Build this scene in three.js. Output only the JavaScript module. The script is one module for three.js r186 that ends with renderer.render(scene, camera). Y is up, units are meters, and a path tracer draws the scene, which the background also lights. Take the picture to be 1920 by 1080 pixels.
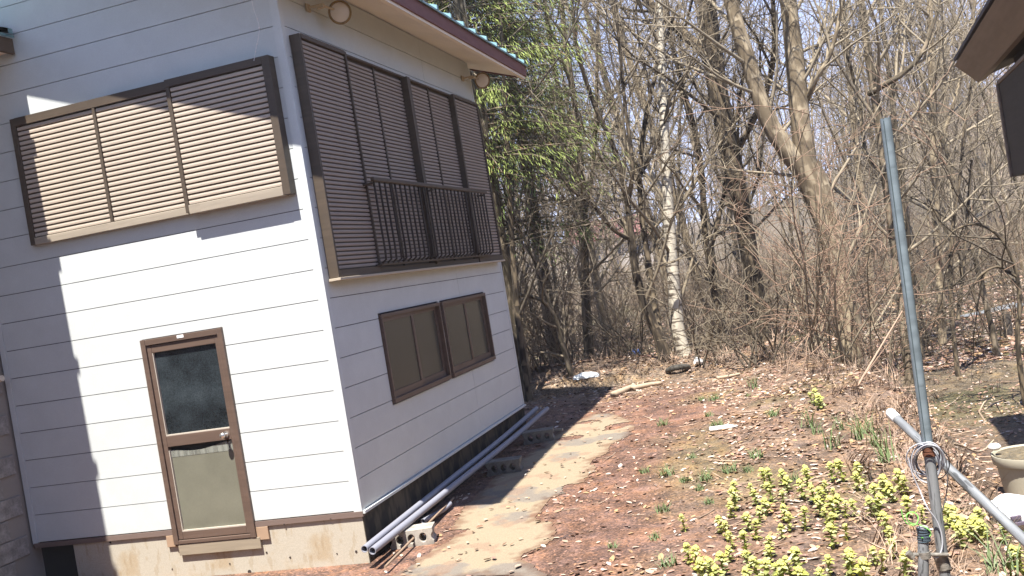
import * as THREE from 'three';
import { mergeGeometries } from 'three/addons/utils/BufferGeometryUtils.js';
import { RoundedBoxGeometry } from 'three/addons/geometries/RoundedBoxGeometry.js';

// ------------------------------------------------------------ camera, sky, sun, exposure
const scene = new THREE.Scene();
const camera = new THREE.PerspectiveCamera(32.51, 16 / 9, 0.1, 1500);
camera.position.set(3.8846, 1.8071, 7.7339);
camera.rotation.set(-0.01414, 0.2805, -0.1627, 'YXZ');
camera.updateMatrixWorld();

const renderer = new THREE.WebGLRenderer({ antialias: true });
renderer.setSize(1024, 576);
renderer.toneMapping = THREE.LinearToneMapping;
renderer.toneMappingExposure = 2.75;
renderer.shadowMap.enabled = true;
renderer.shadowMap.type = THREE.PCFSoftShadowMap;

const SUN = new THREE.Vector3(-0.03, 2.19, 1.0).normalize();
{
  const W = 256, H = 128, d = new Float32Array(W * H * 4);
  for (let j = 0; j < H; j++) for (let i = 0; i < W; i++) {
    const el = Math.max(0, (j / (H - 1) - 0.5) * Math.PI);
    const t = Math.pow(Math.sin(el), 0.55);
    const k = (j * W + i) * 4;
    d[k] = 0.42 * (1 - t) + 0.065 * t; d[k + 1] = 0.49 * (1 - t) + 0.12 * t; d[k + 2] = 0.70 * (1 - t) + 0.30 * t; d[k + 3] = 1;
  }
  const sky = new THREE.DataTexture(d, W, H, THREE.RGBAFormat, THREE.FloatType);
  sky.mapping = THREE.EquirectangularReflectionMapping;
  sky.magFilter = sky.minFilter = THREE.LinearFilter;
  sky.colorSpace = THREE.LinearSRGBColorSpace;
  sky.needsUpdate = true;
  scene.background = sky; scene.environment = sky;
}
const sun = new THREE.DirectionalLight(new THREE.Color(1.0, 0.94, 0.87), 5);
sun.position.copy(SUN).multiplyScalar(60).add(new THREE.Vector3(2, 0, -6));
sun.target.position.set(2, 0, -6);
sun.castShadow = true;
sun.shadow.mapSize.set(4096, 4096);
Object.assign(sun.shadow.camera, { left: -28, right: 28, top: 28, bottom: -28, near: 1, far: 160 });
sun.shadow.bias = -0.0004;
scene.add(sun, sun.target);

// ------------------------------------------------------------ helpers
function rng(seed) { let a = seed >>> 0; return () => { a = (a + 0x6D2B79F5) | 0; let t = Math.imul(a ^ (a >>> 15), 1 | a); t = (t + Math.imul(t ^ (t >>> 7), 61 | t)) ^ t; return ((t ^ (t >>> 14)) >>> 0) / 4294967296; }; }
const V = (x, y, z) => new THREE.Vector3(x, y, z);
const lerp = (a, b, t) => a + (b - a) * t;
const sm = (a, b, x) => { const t = Math.min(1, Math.max(0, (x - a) / (b - a))); return t * t * (3 - 2 * t); };
const counts = {};
function numbered(n) { const k = (counts[n] = (counts[n] ?? -1) + 1); return k ? n + '_' + String(k).padStart(3, '0') : n; }
function hash2(x, y) { let h = Math.imul(x | 0, 374761393) + Math.imul(y | 0, 668265263); h = Math.imul(h ^ (h >>> 13), 1274126177); return ((h ^ (h >>> 16)) >>> 0) / 4294967296; }
function vnoise(x, y, per = 0) {
  let xi = Math.floor(x), yi = Math.floor(y); const fx = x - xi, fy = y - yi, u = fx * fx * (3 - 2 * fx), v = fy * fy * (3 - 2 * fy);
  const w = (a) => per ? ((a % per) + per) % per : a;
  const a = hash2(w(xi), w(yi)), b = hash2(w(xi + 1), w(yi)), c = hash2(w(xi), w(yi + 1)), d = hash2(w(xi + 1), w(yi + 1));
  return lerp(lerp(a, b, u), lerp(c, d, u), v);
}
function fbm(x, y, o = 4, per = 0) { let s = 0, a = 0.5, t = 0; for (let i = 0; i < o; i++) { s += a * vnoise(x, y, per); t += a; x *= 2; y *= 2; if (per) per *= 2; a *= 0.5; } return s / t; }
function tex(n, fn, srgb = true, repeat = 1) {
  const d = new Uint8Array(n * n * 4);
  for (let j = 0; j < n; j++) for (let i = 0; i < n; i++) { const c = fn(i / n, j / n), k = (j * n + i) * 4; for (let q = 0; q < 3; q++) d[k + q] = Math.max(0, Math.min(255, c[q] * 255)); d[k + 3] = 255; }
  const t = new THREE.DataTexture(d, n, n, THREE.RGBAFormat); t.wrapS = t.wrapT = THREE.RepeatWrapping; t.magFilter = THREE.LinearFilter; t.minFilter = THREE.LinearMipmapLinearFilter; t.generateMipmaps = true;
  if (srgb) t.colorSpace = THREE.SRGBColorSpace; t.repeat.set(repeat, repeat); t.needsUpdate = true; return t;
}
const grey = (v) => [v, v, v];
function mat(r, g, b, o = {}) { const m = new THREE.MeshStandardMaterial({ roughness: 0.85, side: THREE.DoubleSide, ...o }); m.color.setRGB(r, g, b); return m; }
function metricUV(g) {
  if (g.index) g = g.toNonIndexed();
  const p = g.attributes.position, n = g.attributes.normal, uv = new Float32Array(p.count * 2);
  for (let i = 0; i < p.count; i++) {
    const ax = Math.abs(n.getX(i)), ay = Math.abs(n.getY(i)), az = Math.abs(n.getZ(i));
    if (ax >= ay && ax >= az) { uv[2 * i] = p.getZ(i); uv[2 * i + 1] = p.getY(i); } else if (az >= ay) { uv[2 * i] = p.getX(i); uv[2 * i + 1] = p.getY(i); } else { uv[2 * i] = p.getX(i); uv[2 * i + 1] = p.getZ(i); }
  }
  g.setAttribute('uv', new THREE.BufferAttribute(uv, 2)); return g;
}
function bx(x0, x1, y0, y1, z0, z1) { return metricUV(new THREE.BoxGeometry(Math.abs(x1 - x0), Math.abs(y1 - y0), Math.abs(z1 - z0)).translate((x0 + x1) / 2, (y0 + y1) / 2, (z0 + z1) / 2)); }
function rbx(x0, x1, y0, y1, z0, z1, r = 0.006) { return metricUV(new RoundedBoxGeometry(Math.abs(x1 - x0), Math.abs(y1 - y0), Math.abs(z1 - z0), 1, r).translate((x0 + x1) / 2, (y0 + y1) / 2, (z0 + z1) / 2)); }
function merge(list) { const l = list.map((g) => g.index ? g.toNonIndexed() : g); for (const g of l) for (const k of Object.keys(g.attributes)) if (!['position', 'normal', 'uv'].includes(k)) g.deleteAttribute(k); return l.length === 1 ? l[0] : mergeGeometries(l); }
function mesh(name, geo, m, parent) {
  const o = new THREE.Mesh(Array.isArray(geo) ? merge(geo) : geo, m);
  o.name = numbered(name); o.castShadow = o.receiveShadow = true; (parent ?? scene).add(o); return o;
}
function thing(name, label, category, pos = [0, 0, 0], turn = 0, group) {
  const o = new THREE.Group(); o.name = numbered(name); o.position.set(...pos); o.rotation.y = turn; scene.add(o);
  o.userData = { label, category }; if (group) o.userData.group = group; return o;
}
function tag(o, label, category, group, kind) { o.userData.label = label; if (category) o.userData.category = category; if (group) o.userData.group = group; if (kind) o.userData.kind = kind; return o; }
function stuffTag(o) { o.userData.kind = 'stuff'; return o; }
function dup(src, pos, turn, scale, label) {
  const c = src.clone(); c.name = numbered(src.name.replace(/_\d{3}$/, '')); c.userData = { ...src.userData }; if (label) c.userData.label = label;
  c.position.set(...pos); c.rotation.set(0, turn, 0); c.scale.setScalar(scale); scene.add(c); return c;
}
// from a picture position (1920 x 1080 survey) to world points
function ray(px, py) { return V((px - 960) / 1852.43, -(py - 540) / 1852.43, -1).applyQuaternion(camera.quaternion); }
const at = (px, py, depth) => ray(px, py).multiplyScalar(depth).add(camera.position);
const onX = (px, py, x) => { const d = ray(px, py); return d.multiplyScalar((x - camera.position.x) / d.x).add(camera.position); };
const onZ = (px, py, z) => { const d = ray(px, py); return d.multiplyScalar((z - camera.position.z) / d.z).add(camera.position); };
const onY = (px, py, y) => { const d = ray(px, py); return d.multiplyScalar((y - camera.position.y) / d.y).add(camera.position); };
function ground(px, py) {
  const d = ray(px, py); let t = 2, p = V(0, 0, 0);
  for (let i = 0; i < 4000; i++) { p.copy(d).multiplyScalar(t).add(camera.position); if (p.y <= height(p.x, p.z)) break; t += 0.03; }
  p.y = height(p.x, p.z); return p;
}
// tube collector: tapered limbs
class Tubes {
  constructor() { this.P = []; this.N = []; this.U = []; this.I = []; }
  add(pts, rad, sides) {
    const n = pts.length; let len = 0; const T = V(0, 0, 0), A = V(0, 0, 0), B = V(0, 0, 0); const base0 = this.P.length / 3;
    A.set(1, 0, 0); T.copy(pts[1]).sub(pts[0]).normalize(); if (Math.abs(T.x) > 0.8) A.set(0, 0, 1);
    for (let i = 0; i < n; i++) {
      T.copy(pts[Math.min(i + 1, n - 1)]).sub(pts[Math.max(i - 1, 0)]).normalize();
      A.addScaledVector(T, -A.dot(T)).normalize(); B.crossVectors(T, A);
      if (i) len += pts[i].distanceTo(pts[i - 1]);
      for (let s = 0; s <= sides; s++) {
        const a = s / sides * Math.PI * 2, c = Math.cos(a), q = Math.sin(a);
        const nx = A.x * c + B.x * q, ny = A.y * c + B.y * q, nz = A.z * c + B.z * q;
        this.P.push(pts[i].x + nx * rad[i], pts[i].y + ny * rad[i], pts[i].z + nz * rad[i]); this.N.push(nx, ny, nz); this.U.push(s / sides * Math.max(1, Math.round(rad[0] * 12)) * 0.5, len);
      }
    }
    for (let i = 0; i < n - 1; i++) for (let s = 0; s < sides; s++) { const a = base0 + i * (sides + 1) + s, b = a + 1, c = a + sides + 1, d = c + 1; this.I.push(a, b, c, b, d, c); }
    return this;
  }
  get tris() { return this.I.length / 3; }
  geo() {
    const g = new THREE.BufferGeometry(); g.setAttribute('position', new THREE.Float32BufferAttribute(this.P, 3)); g.setAttribute('normal', new THREE.Float32BufferAttribute(this.N, 3)); g.setAttribute('uv', new THREE.Float32BufferAttribute(this.U, 2)); g.setIndex(this.I); return g;
  }
}
const smoothPath = (pts, n) => new THREE.CatmullRomCurve3(pts, false, 'centripetal').getPoints(n);
function pipeGeo(pts, r, seg = 24, sides = 12, closed = false) { return new THREE.TubeGeometry(new THREE.CatmullRomCurve3(pts, closed, 'centripetal'), seg, r, sides, closed); }
function rod(a, b, r, sides = 14) { const L = a.distanceTo(b); const g = new THREE.CylinderGeometry(r, r, L, sides); g.applyQuaternion(new THREE.Quaternion().setFromUnitVectors(V(0, 1, 0), b.clone().sub(a).normalize())); g.translate((a.x + b.x) / 2, (a.y + b.y) / 2, (a.z + b.z) / 2); return g; }

// ------------------------------------------------------------ terrain
function bankX(z) { return z > -4.5 ? 4.72 : lerp(4.72, 3.0, sm(-4.5, -11.5, z) * 1.0); }
function height(x, z) {
  const n = (fbm(x * 0.9 + 31, z * 0.9 + 17, 3) - 0.5), n2 = (fbm(x * 0.12 + 5, z * 0.12 + 9, 3) - 0.5);
  const yard = sm(-4.2, -2.5, x) * 0 + 1;
  let high = -0.465 + 0.13 * sm(0.5, -6, z) * yard + (0.2 + 0.06 * sm(1.5, 3.5, x)) * Math.exp(-Math.pow((z + 9.85 - 0.45 * Math.max(0, x - 1.5)) / 0.85, 2)) + 0.13 * sm(-8.5, -8.75, z + n * 0.4) * sm(1.5, 0.6, x) + n * 0.06 * sm(0.9, 2.0, x + (z < -6 ? 2 : 0));
  high += 0.16 * sm(2.4, 4.2, x) * sm(-2.0, -5.5, z);
  const low = -0.97 - 0.22 * sm(-3, -8, z) + n * 0.12 + n2 * 0.5 * sm(-10, -18, z);
  const e = bankX(z) + (fbm(z * 0.7 + 3, x * 0.2, 2) - 0.5) * 0.35;
  const m = (1 - sm(e - 0.1, e + 0.75, x)) * sm(-12.0, -10.6, z + n * 0.5);
  let h = lerp(low, high, m);
  const r = Math.hypot(x - 4, z - 8);
  if (z < 0) {
    const ang = Math.atan2(x - 4, -(z - 8));
    h += sm(48, 135, r) * (5 + 10 * sm(-0.06, 0.2, ang) + 4 * (fbm(ang * 5 + 2, 1.3, 3) - 0.5));
    h += sm(140, 300, r) * 4;
  }
  return h;
}
const litterTex = (() => {
  const r = rng(5), N = 1024, buf = new Float32Array(N * N), hue = new Float32Array(N * N);
  for (let j = 0; j < N; j++) for (let i = 0; i < N; i++) { const u = i / N, v = j / N; buf[j * N + i] = 0.56 + 0.5 * (fbm(u * 16, v * 16, 5, 16) - 0.5) + 0.3 * (vnoise(u * 256, v * 256, 256) - 0.5); hue[j * N + i] = fbm(u * 24 + 7, v * 24 + 3, 3, 24) - 0.5; }
  for (let k = 0; k < 6500; k++) {   // flat specks of leaf and grit
    const cx = r() * N, cy = r() * N, a = 2 + r() * 7, b = 1 + r() * 2.6, th = r() * 3.14, val = r() < 0.55 ? 0.6 + r() * 0.22 : 0.38 + r() * 0.14, c = Math.cos(th), s = Math.sin(th), hh = (r() - 0.5) * 0.7;
    for (let y = -8; y <= 8; y++) for (let x = -8; x <= 8; x++) { const p = (x * c + y * s) / a, q = (-x * s + y * c) / b; if (p * p + q * q < 1) { const idx = ((Math.floor(cy + y) + N) % N) * N + ((Math.floor(cx + x) + N) % N); buf[idx] = val; hue[idx] = hh; } }
  }
  return tex(N, (u, v) => { const k = Math.floor(v * N) * N + Math.floor(u * N), b = buf[k], h = hue[k]; return [b * (1.02 + h * 0.12), b, b * (0.98 - h * 0.25)].map((c) => Math.pow(Math.max(0, c), 1.0)); });
})();
{
  // graded grid: 9 cm cells near the yard, growing to the horizon
  const axis = (a, b, step, far) => { const l = []; for (let v = a; v <= b; v += step) l.push(v); let s = step, v = b; while (v < far) { s *= 1.18; v += s; l.push(v); } s = step; v = a; const pre = []; while (v > -far) { s *= 1.18; v -= s; pre.unshift(v); } return pre.concat(l); };
  const xs = axis(-4, 9, 0.1, 420), zs = axis(-16, 3, 0.1, 420), nx = xs.length, nz = zs.length;
  const P = new Float32Array(nx * nz * 3), C = new Float32Array(nx * nz * 3), U = new Float32Array(nx * nz * 2), I = [];
  for (let j = 0; j < nz; j++) for (let i = 0; i < nx; i++) {
    const x = xs[i], z = zs[j], k = j * nx + i; P[3 * k] = x; P[3 * k + 1] = height(x, z); P[3 * k + 2] = z; U[2 * k] = x / 3.1; U[2 * k + 1] = z / 3.1;
    const n1 = fbm(x * 0.8 + 3, z * 0.8 + 8, 4), n2 = fbm(x * 2.3 + 13, z * 2.3 + 1, 3);
    // bare red soil beside the slab, litter on the mound, mossy patches, forest floor beyond
    const red = (1 - sm(1.9, 3.4, x + (n1 - 0.5) * 2.4 + sm(-2, 1.5, z) * -0.3)) * sm(-8.3, -6.6, z + (n2 - 0.5) * 2);
    let c = [0.21, 0.145, 0.10];
    const mix = (d, t) => { c = c.map((q, a) => lerp(q, d[a], t)); };
    mix([0.24, 0.165, 0.108], sm(0.42, 0.62, n2));
    mix([0.17, 0.135, 0.055], sm(0.56, 0.7, n1) * 0.6);
    mix([0.215, 0.116, 0.078], red * 0.85);
    mix([0.27, 0.205, 0.145], sm(-6.5, -9, z) * 0.7);
    const beyond = Math.max(sm(-10.3, -11, z - 0.45 * Math.max(0, Math.min(x, 4) - 1.5)), sm(0.1, 0.7, x - bankX(z)));
    mix([0.15, 0.118, 0.068], beyond * 0.9); mix([0.12, 0.115, 0.045], beyond * sm(0.5, 0.62, n1) * 0.7); mix([0.17, 0.115, 0.08], beyond * sm(-9, -3, z) * 0.9);
    const far = sm(45, 110, Math.hypot(x - 4, z - 8)); mix([0.19, 0.155, 0.11], far); mix([0.13, 0.115, 0.08], far * sm(0.4, 0.6, fbm(x * 0.15, z * 0.15, 3)) * 0.8);
    for (let q = 0; q < 3; q++) C[3 * k + q] = c[q] * 2.15;
  }
  for (let j = 0; j < nz - 1; j++) for (let i = 0; i < nx - 1; i++) { const a = j * nx + i, b = a + 1, c = a + nx, d = c + 1; I.push(a, c, b, b, c, d); }
  const g = new THREE.BufferGeometry(); g.setAttribute('position', new THREE.BufferAttribute(P, 3)); g.setAttribute('color', new THREE.BufferAttribute(C, 3)); g.setAttribute('uv', new THREE.BufferAttribute(U, 2)); g.setIndex(I); g.computeVertexNormals();
  const m = mat(1, 1, 1, { map: litterTex, vertexColors: true, bumpMap: litterTex, bumpScale: 0.008, roughness: 0.95 });
  tag(mesh('ground', g, m), 'reddish brown earth strewn with leaves, sloping into the woods', null, null, 'structure');
}
// slab of old concrete beside the house
{
  const right = [[1185, 792], [1192, 803], [1178, 815], [1167, 823], [1148, 838], [1120, 862], [1110, 870], [1112, 882], [1104, 893], [1080, 920], [1050, 930], [1030, 934], [1012, 958], [1003, 974], [1025, 982], [1043, 990], [1040, 1010], [1012, 1026], [983, 1042], [1000, 1066], [1022, 1085]];
  const left = [[730, 1085], [770, 1062], [813, 1040], [846, 1010], [858, 985], [872, 955], [890, 930], [935, 892], [980, 858], [1025, 828], [1070, 798], [1115, 777], [1150, 776]];
  const out = [...right, ...left].map(([x, y]) => { const p = ground(x, y); return [p.x, p.z]; });
  // ragged outline
  const pts = []; out.forEach((a, i) => { const b = out[(i + 1) % out.length], L = Math.hypot(b[0] - a[0], b[1] - a[1]), n = Math.max(1, Math.round(L / 0.06)); for (let k = 0; k < n; k++) { const t = k / n, x = lerp(a[0], b[0], t), z = lerp(a[1], b[1], t); pts.push([x + (fbm(x * 4, z * 4, 4) - 0.5) * 0.2, z + (fbm(x * 4 + 50, z * 4, 4) - 0.5) * 0.2]); } });
  const inside = (x, z) => { let c = false; for (let i = 0, j = pts.length - 1; i < pts.length; j = i++) { const [xi, zi] = pts[i], [xj, zj] = pts[j]; if ((zi > z) !== (zj > z) && x < (xj - xi) * (z - zi) / (zj - zi) + xi) c = !c; } return c; };
  globalThis.onSlab = inside;
  // fine cells kept where they fall on the slab
  const P = [], U = [], K = [], I = [], id = new Map(), st = 0.022; const key = (i, j) => { const k = i * 9000 + j; if (!id.has(k)) { id.set(k, P.length / 3); const x = i * st - 1, z = j * st - 10; let dm = 9; for (const [a, b] of pts) { const q = (a - x) * (a - x) + (b - z) * (b - z); if (q < dm) dm = q; } const e = sm(0.13, 0.0, Math.sqrt(dm) + (fbm(x * 14, z * 14, 4) - 0.5) * 0.22) * 0.75; P.push(x, height(x, z) + 0.007, z); U.push(x / 2.3, z / 2.3); K.push(lerp(1, 0.52, e), lerp(1, 0.34, e), lerp(1, 0.28, e)); } return id.get(k); };
  for (let i = 0; i < 200; i++) for (let j = 0; j < 580; j++) { const x = (i + 0.5) * st - 1, z = (j + 0.5) * st - 10; if (inside(x, z) && fbm(x * 2.1 + 9, z * 2.1, 5) < 0.72) { const a = key(i, j), b = key(i + 1, j), c = key(i, j + 1), d = key(i + 1, j + 1); I.push(a, c, b, b, c, d); } }
  const g = new THREE.BufferGeometry(); g.setAttribute('position', new THREE.Float32BufferAttribute(P, 3)); g.setAttribute('uv', new THREE.Float32BufferAttribute(U, 2)); g.setAttribute('color', new THREE.Float32BufferAttribute(K, 3)); g.setIndex(I); g.computeVertexNormals();
  const t = tex(1024, (u, v) => { const a = fbm(u * 5, v * 5, 5, 5), b = fbm(u * 11 + 4, v * 11, 4, 11), f = vnoise(u * 400, v * 400, 400), e = sm(0.56, 0.66, a), w = sm(0.55, 0.68, b); let c = [0.74, 0.67, 0.55]; c = c.map((q, i) => lerp(q, [0.62, 0.58, 0.52][i], e)); c = c.map((q, i) => lerp(q, [0.68, 0.55, 0.45][i], w * 0.5)); return c.map((q) => q * (0.9 + 0.16 * f)); });
  tag(mesh('concrete_slab', g, mat(0.52, 0.52, 0.525, { vertexColors: true, map: t, bumpMap: t, bumpScale: 0.004, roughness: 0.9 })), 'worn beige concrete apron with ragged edge beside the white house', null, null, 'structure');
}

// ------------------------------------------------------------ materials
const fine = tex(512, (u, v) => grey(0.95 + 0.05 * fbm(u * 6, v * 6, 4, 6) + 0.03 * (vnoise(u * 180, v * 180, 180) - 0.5)));
const streak = tex(512, (u, v) => { const s = fbm(u * 24, v * 3, 4, 0), f = fbm(u * 5, v * 5, 4, 5); return [0.9 + 0.09 * f - 0.05 * sm(0.55, 0.75, s), 0.9 + 0.09 * f - 0.055 * sm(0.55, 0.75, s), 0.9 + 0.09 * f - 0.075 * sm(0.55, 0.75, s)]; });
const brushed = tex(256, (u, v) => grey(0.84 + 0.16 * fbm(u * 3, v * 40, 3, 0)));
const M = {
  siding: mat(0.555, 0.59, 0.58, { map: fine, roughness: 0.55, bumpMap: fine, bumpScale: 0.003 }),
  sidingBack: mat(0.10, 0.09, 0.11),
  trim: mat(0.575, 0.61, 0.60, { map: fine, roughness: 0.5 }),
  soffit: mat(0.84, 0.77, 0.66, { map: fine, roughness: 0.8 }),
  fascia: mat(0.19, 0.075, 0.062, { map: brushed, roughness: 0.75 }),
  teal: mat(0.20, 0.35, 0.37, { map: fine, roughness: 0.35, metalness: 0.1 }),
  bronze: mat(0.082, 0.060, 0.040, { map: brushed, roughness: 0.6 }),
  railing: mat(0.045, 0.034, 0.024, { map: brushed, roughness: 0.6 }),
  bronzeLight: mat(0.36, 0.31, 0.24, { map: brushed, roughness: 0.5 }),
  doorFrame: mat(0.13, 0.088, 0.066, { map: brushed, roughness: 0.5 }),
  slat: mat(0.48, 0.405, 0.325, { map: fine, roughness: 0.55 }),
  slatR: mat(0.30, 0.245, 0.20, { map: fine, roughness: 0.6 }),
  flash: mat(0.16, 0.115, 0.095, { map: fine }),
  black: mat(0.02, 0.02, 0.02),
  pvc: mat(0.25, 0.26, 0.30, { map: fine, roughness: 0.5 }),
  galv: mat(0.36, 0.38, 0.385, { map: tex(256, (u, v) => { const a = fbm(u * 9, v * 9, 4, 9); return grey(0.7 + 0.3 * a - 0.25 * sm(0.62, 0.72, fbm(u * 14 + 3, v * 14, 3, 14))); }), roughness: 0.5, metalness: 0.35 }),
  galvBlue: mat(0.28, 0.345, 0.375, { map: tex(256, (u, v) => grey(0.74 + 0.26 * fbm(u * 6, v * 30, 4, 0))), roughness: 0.45, metalness: 0.3 }),
  rust: mat(0.26, 0.10, 0.05, { map: tex(128, (u, v) => grey(0.5 + 0.5 * fbm(u * 12, v * 12, 4, 12))), roughness: 0.9 }),
  white: mat(0.8, 0.8, 0.78),
};
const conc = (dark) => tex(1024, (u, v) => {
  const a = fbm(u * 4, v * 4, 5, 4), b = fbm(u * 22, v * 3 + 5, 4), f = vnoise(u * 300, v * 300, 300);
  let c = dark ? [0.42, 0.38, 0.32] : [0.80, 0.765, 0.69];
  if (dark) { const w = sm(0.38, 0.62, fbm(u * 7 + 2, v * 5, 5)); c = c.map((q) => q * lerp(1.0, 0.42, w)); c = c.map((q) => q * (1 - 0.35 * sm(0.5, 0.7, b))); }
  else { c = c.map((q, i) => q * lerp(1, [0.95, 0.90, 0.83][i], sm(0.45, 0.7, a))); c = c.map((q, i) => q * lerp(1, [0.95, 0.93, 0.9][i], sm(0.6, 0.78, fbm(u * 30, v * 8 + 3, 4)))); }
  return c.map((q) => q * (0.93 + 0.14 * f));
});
M.found = mat(0.66, 0.67, 0.68, { map: conc(false), roughness: 0.95 });
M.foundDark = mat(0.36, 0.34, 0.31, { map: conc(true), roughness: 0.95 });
M.block = mat(0.42, 0.40, 0.37, { map: tex(256, (u, v) => grey(0.72 + 0.28 * fbm(u * 12, v * 12, 4, 12) - 0.12 * vnoise(u * 90, v * 90, 90))), roughness: 0.95, bumpMap: fine, bumpScale: 0.004 });

// ------------------------------------------------------------ the white house
const house = thing('white_house', 'two-storey house clad in white horizontal siding with brown louvred shutters', 'house');
const S = 0.265, GAP = 0.0065, TH = 0.016, LX = -3.47, RZ = -5.4, PITCH = 0.375, EX = 0.6, D = 0.73;
const roofY = (x) => 4.78 - PITCH * x;           // underside of the roof over the wall
// carcass behind the boards
{
  const sh = new THREE.Shape(); sh.moveTo(LX, 0); sh.lineTo(-TH, 0); sh.lineTo(-TH, 4.77); sh.lineTo(LX, roofY(LX) - 0.01); sh.closePath();
  for (const [x0, x1, y0, y1] of [[-1.87, -1.08, 0.01, 1.73]]) { const h = new THREE.Path(); h.moveTo(x0, y0); h.lineTo(x1, y0); h.lineTo(x1, y1); h.lineTo(x0, y1); h.closePath(); sh.holes.push(h); }
  const front = new THREE.ExtrudeGeometry(sh, { depth: 0.12, bevelEnabled: false }).translate(0, 0, -0.12 - TH);
  const sideParts = [bx(-0.14 - TH, -TH, 1.63, 4.77, RZ + TH, -0.137), bx(-0.14 - TH, -TH, 0, 0.76, RZ + TH, -0.137), bx(-0.14 - TH, -TH, 0.761, 1.629, -1.02, -0.137), bx(-0.14 - TH, -TH, 0.761, 1.629, RZ + TH, -4.38)];
  const back = bx(LX, -TH, 0, 4.75, RZ + 0.13, RZ);
  const lw = bx(LX - 0.001, LX - 0.12, 0, 5.9, RZ, -0.14);
  mesh('wall', [front, ...sideParts, back, lw, bx(LX + 0.01, -0.17, 0, 0.05, RZ + 0.14, -0.15), bx(LX + 0.01, -0.17, 2.0, 2.05, RZ + 0.14, -0.15)], M.sidingBack, house);
}
// boards: rectangles minus openings, one mesh per board
function boardRects(a0, a1, y0, y1, open) {
  let ys = [y0, y1]; for (const o of open) for (const y of [o[2], o[3]]) if (y > y0 + 0.004 && y < y1 - 0.004) ys.push(y); ys.sort((a, b) => a - b);
  const out = [];
  for (let i = 0; i < ys.length - 1; i++) { let spans = [[a0, a1]]; const mid = (ys[i] + ys[i + 1]) / 2; for (const o of open) if (mid > o[2] && mid < o[3]) spans = spans.flatMap(([s, e]) => { const r = []; if (o[0] > s) r.push([s, Math.min(e, o[0])]); if (o[1] < e) r.push([Math.max(s, o[1]), e]); return r; }); for (const [s, e] of spans) if (e - s > 0.005) out.push([s, e, ys[i], ys[i + 1]]); }
  return out;
}
const rb = rng(77);
for (let k = 0; k < 23; k++) {
  const y0 = k * S + GAP / 2, y1 = (k + 1) * S - GAP / 2; const geo = [];
  const topX = (4.775 - y1) / PITCH, xr = Math.min(-0.078, topX - 0.02), z = (rb() - 0.5) * 0.0012;
  if (xr < LX + 0.3) break;
  if (topX < -0.05) { const sh = new THREE.Shape(); sh.moveTo(LX + 0.05, y0); sh.lineTo(Math.min(-0.078, (4.775 - y0) / PITCH - 0.02), y0); sh.lineTo(xr, y1); sh.lineTo(LX + 0.05, y1); geo.push(metricUV(new THREE.ExtrudeGeometry(sh, { depth: TH, bevelEnabled: false }).translate(0, 0, -TH + z))); }
  else for (const [s, e, a, b] of boardRects(LX + 0.05, xr, y0, y1, [[-1.905, -1.05, -0.2, 1.76]])) geo.push(bx(s, e, a, b, -TH + z, z));
  for (const g of geo) mesh('siding_board', g, M.siding, house);
}
for (let k = 0; k < 18; k++) {
  const y0 = k * S + GAP / 2, y1 = Math.min((k + 1) * S - GAP / 2, 4.768);
  for (const [s, e] of [[-3.468, -0.062], [RZ + 0.05, -3.472]]) {
    const rects = boardRects(s, e, y0, y1, [[-2.68, -1.01, 0.745, 1.64], [-4.40, -2.74, 0.745, 1.64]]); if (!rects.length) continue;
    const o = (rb() - 0.5) * 0.0012; for (const [a, b, c, d] of rects) mesh('siding_board', bx(-TH + o, o, c, d, a, b), M.siding, house);
  }
}
mesh('corner_trim', [rbx(-0.076, 0.005, -0.012, 4.74, -0.01, 0.005, 0.002), rbx(-0.012, 0.0055, -0.012, 4.72, -0.06, -0.0105, 0.002)], M.trim, house);
mesh('corner_trim', [bx(LX - 0.012, LX + 0.048, -0.012, 5.9, -0.02, 0.006)], M.trim, house);
mesh('corner_trim', [bx(-0.02, 0.005, -0.012, 4.7, RZ - 0.004, RZ + 0.048)], M.trim, house);
for (const [a, b] of [[LX, -1.9], [-1.05, 0.008]]) mesh('base_flashing', bx(a, b, -0.052, -0.006, -0.03, 0.008), M.flash, house);
mesh('base_ledge', [bx(-0.03, 0.03, -0.028, -0.004, RZ, 0.0)], M.trim, house);
// foundation
{
  const f = mesh('foundation', [bx(-3.04, -0.012, -1.1, -0.053, -0.55, -0.012)], M.found, house);
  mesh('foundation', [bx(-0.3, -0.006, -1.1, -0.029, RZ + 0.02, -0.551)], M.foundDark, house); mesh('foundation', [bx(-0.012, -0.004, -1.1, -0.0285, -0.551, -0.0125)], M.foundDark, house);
  mesh('crawl_wall', [bx(-3.6, -3.04, -1.1, -0.06, -0.18, -0.12)], M.black, house);
  const r = rng(4); const holes = []; for (const [px, py] of [[207, 1017], [535, 982], [622, 972], [323, 1067], [431, 1057], [544, 1045], [632, 1038], [668, 1034], [468, 1072], [500, 1036], [385, 1028]]) { const p = onZ(px, py, -0.012); const q = new THREE.CylinderGeometry(1, 1, 0.006, 9).rotateX(Math.PI / 2); const s = px === 468 ? 0.018 : 0.006 + r() * 0.005; q.scale(s, s, 1).translate(p.x, p.y, p.y > -0.06 ? 0.0085 : -0.0105); holes.push(q); }
  mesh('tie_hole', holes, mat(0.035, 0.025, 0.02), f);
}
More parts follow.
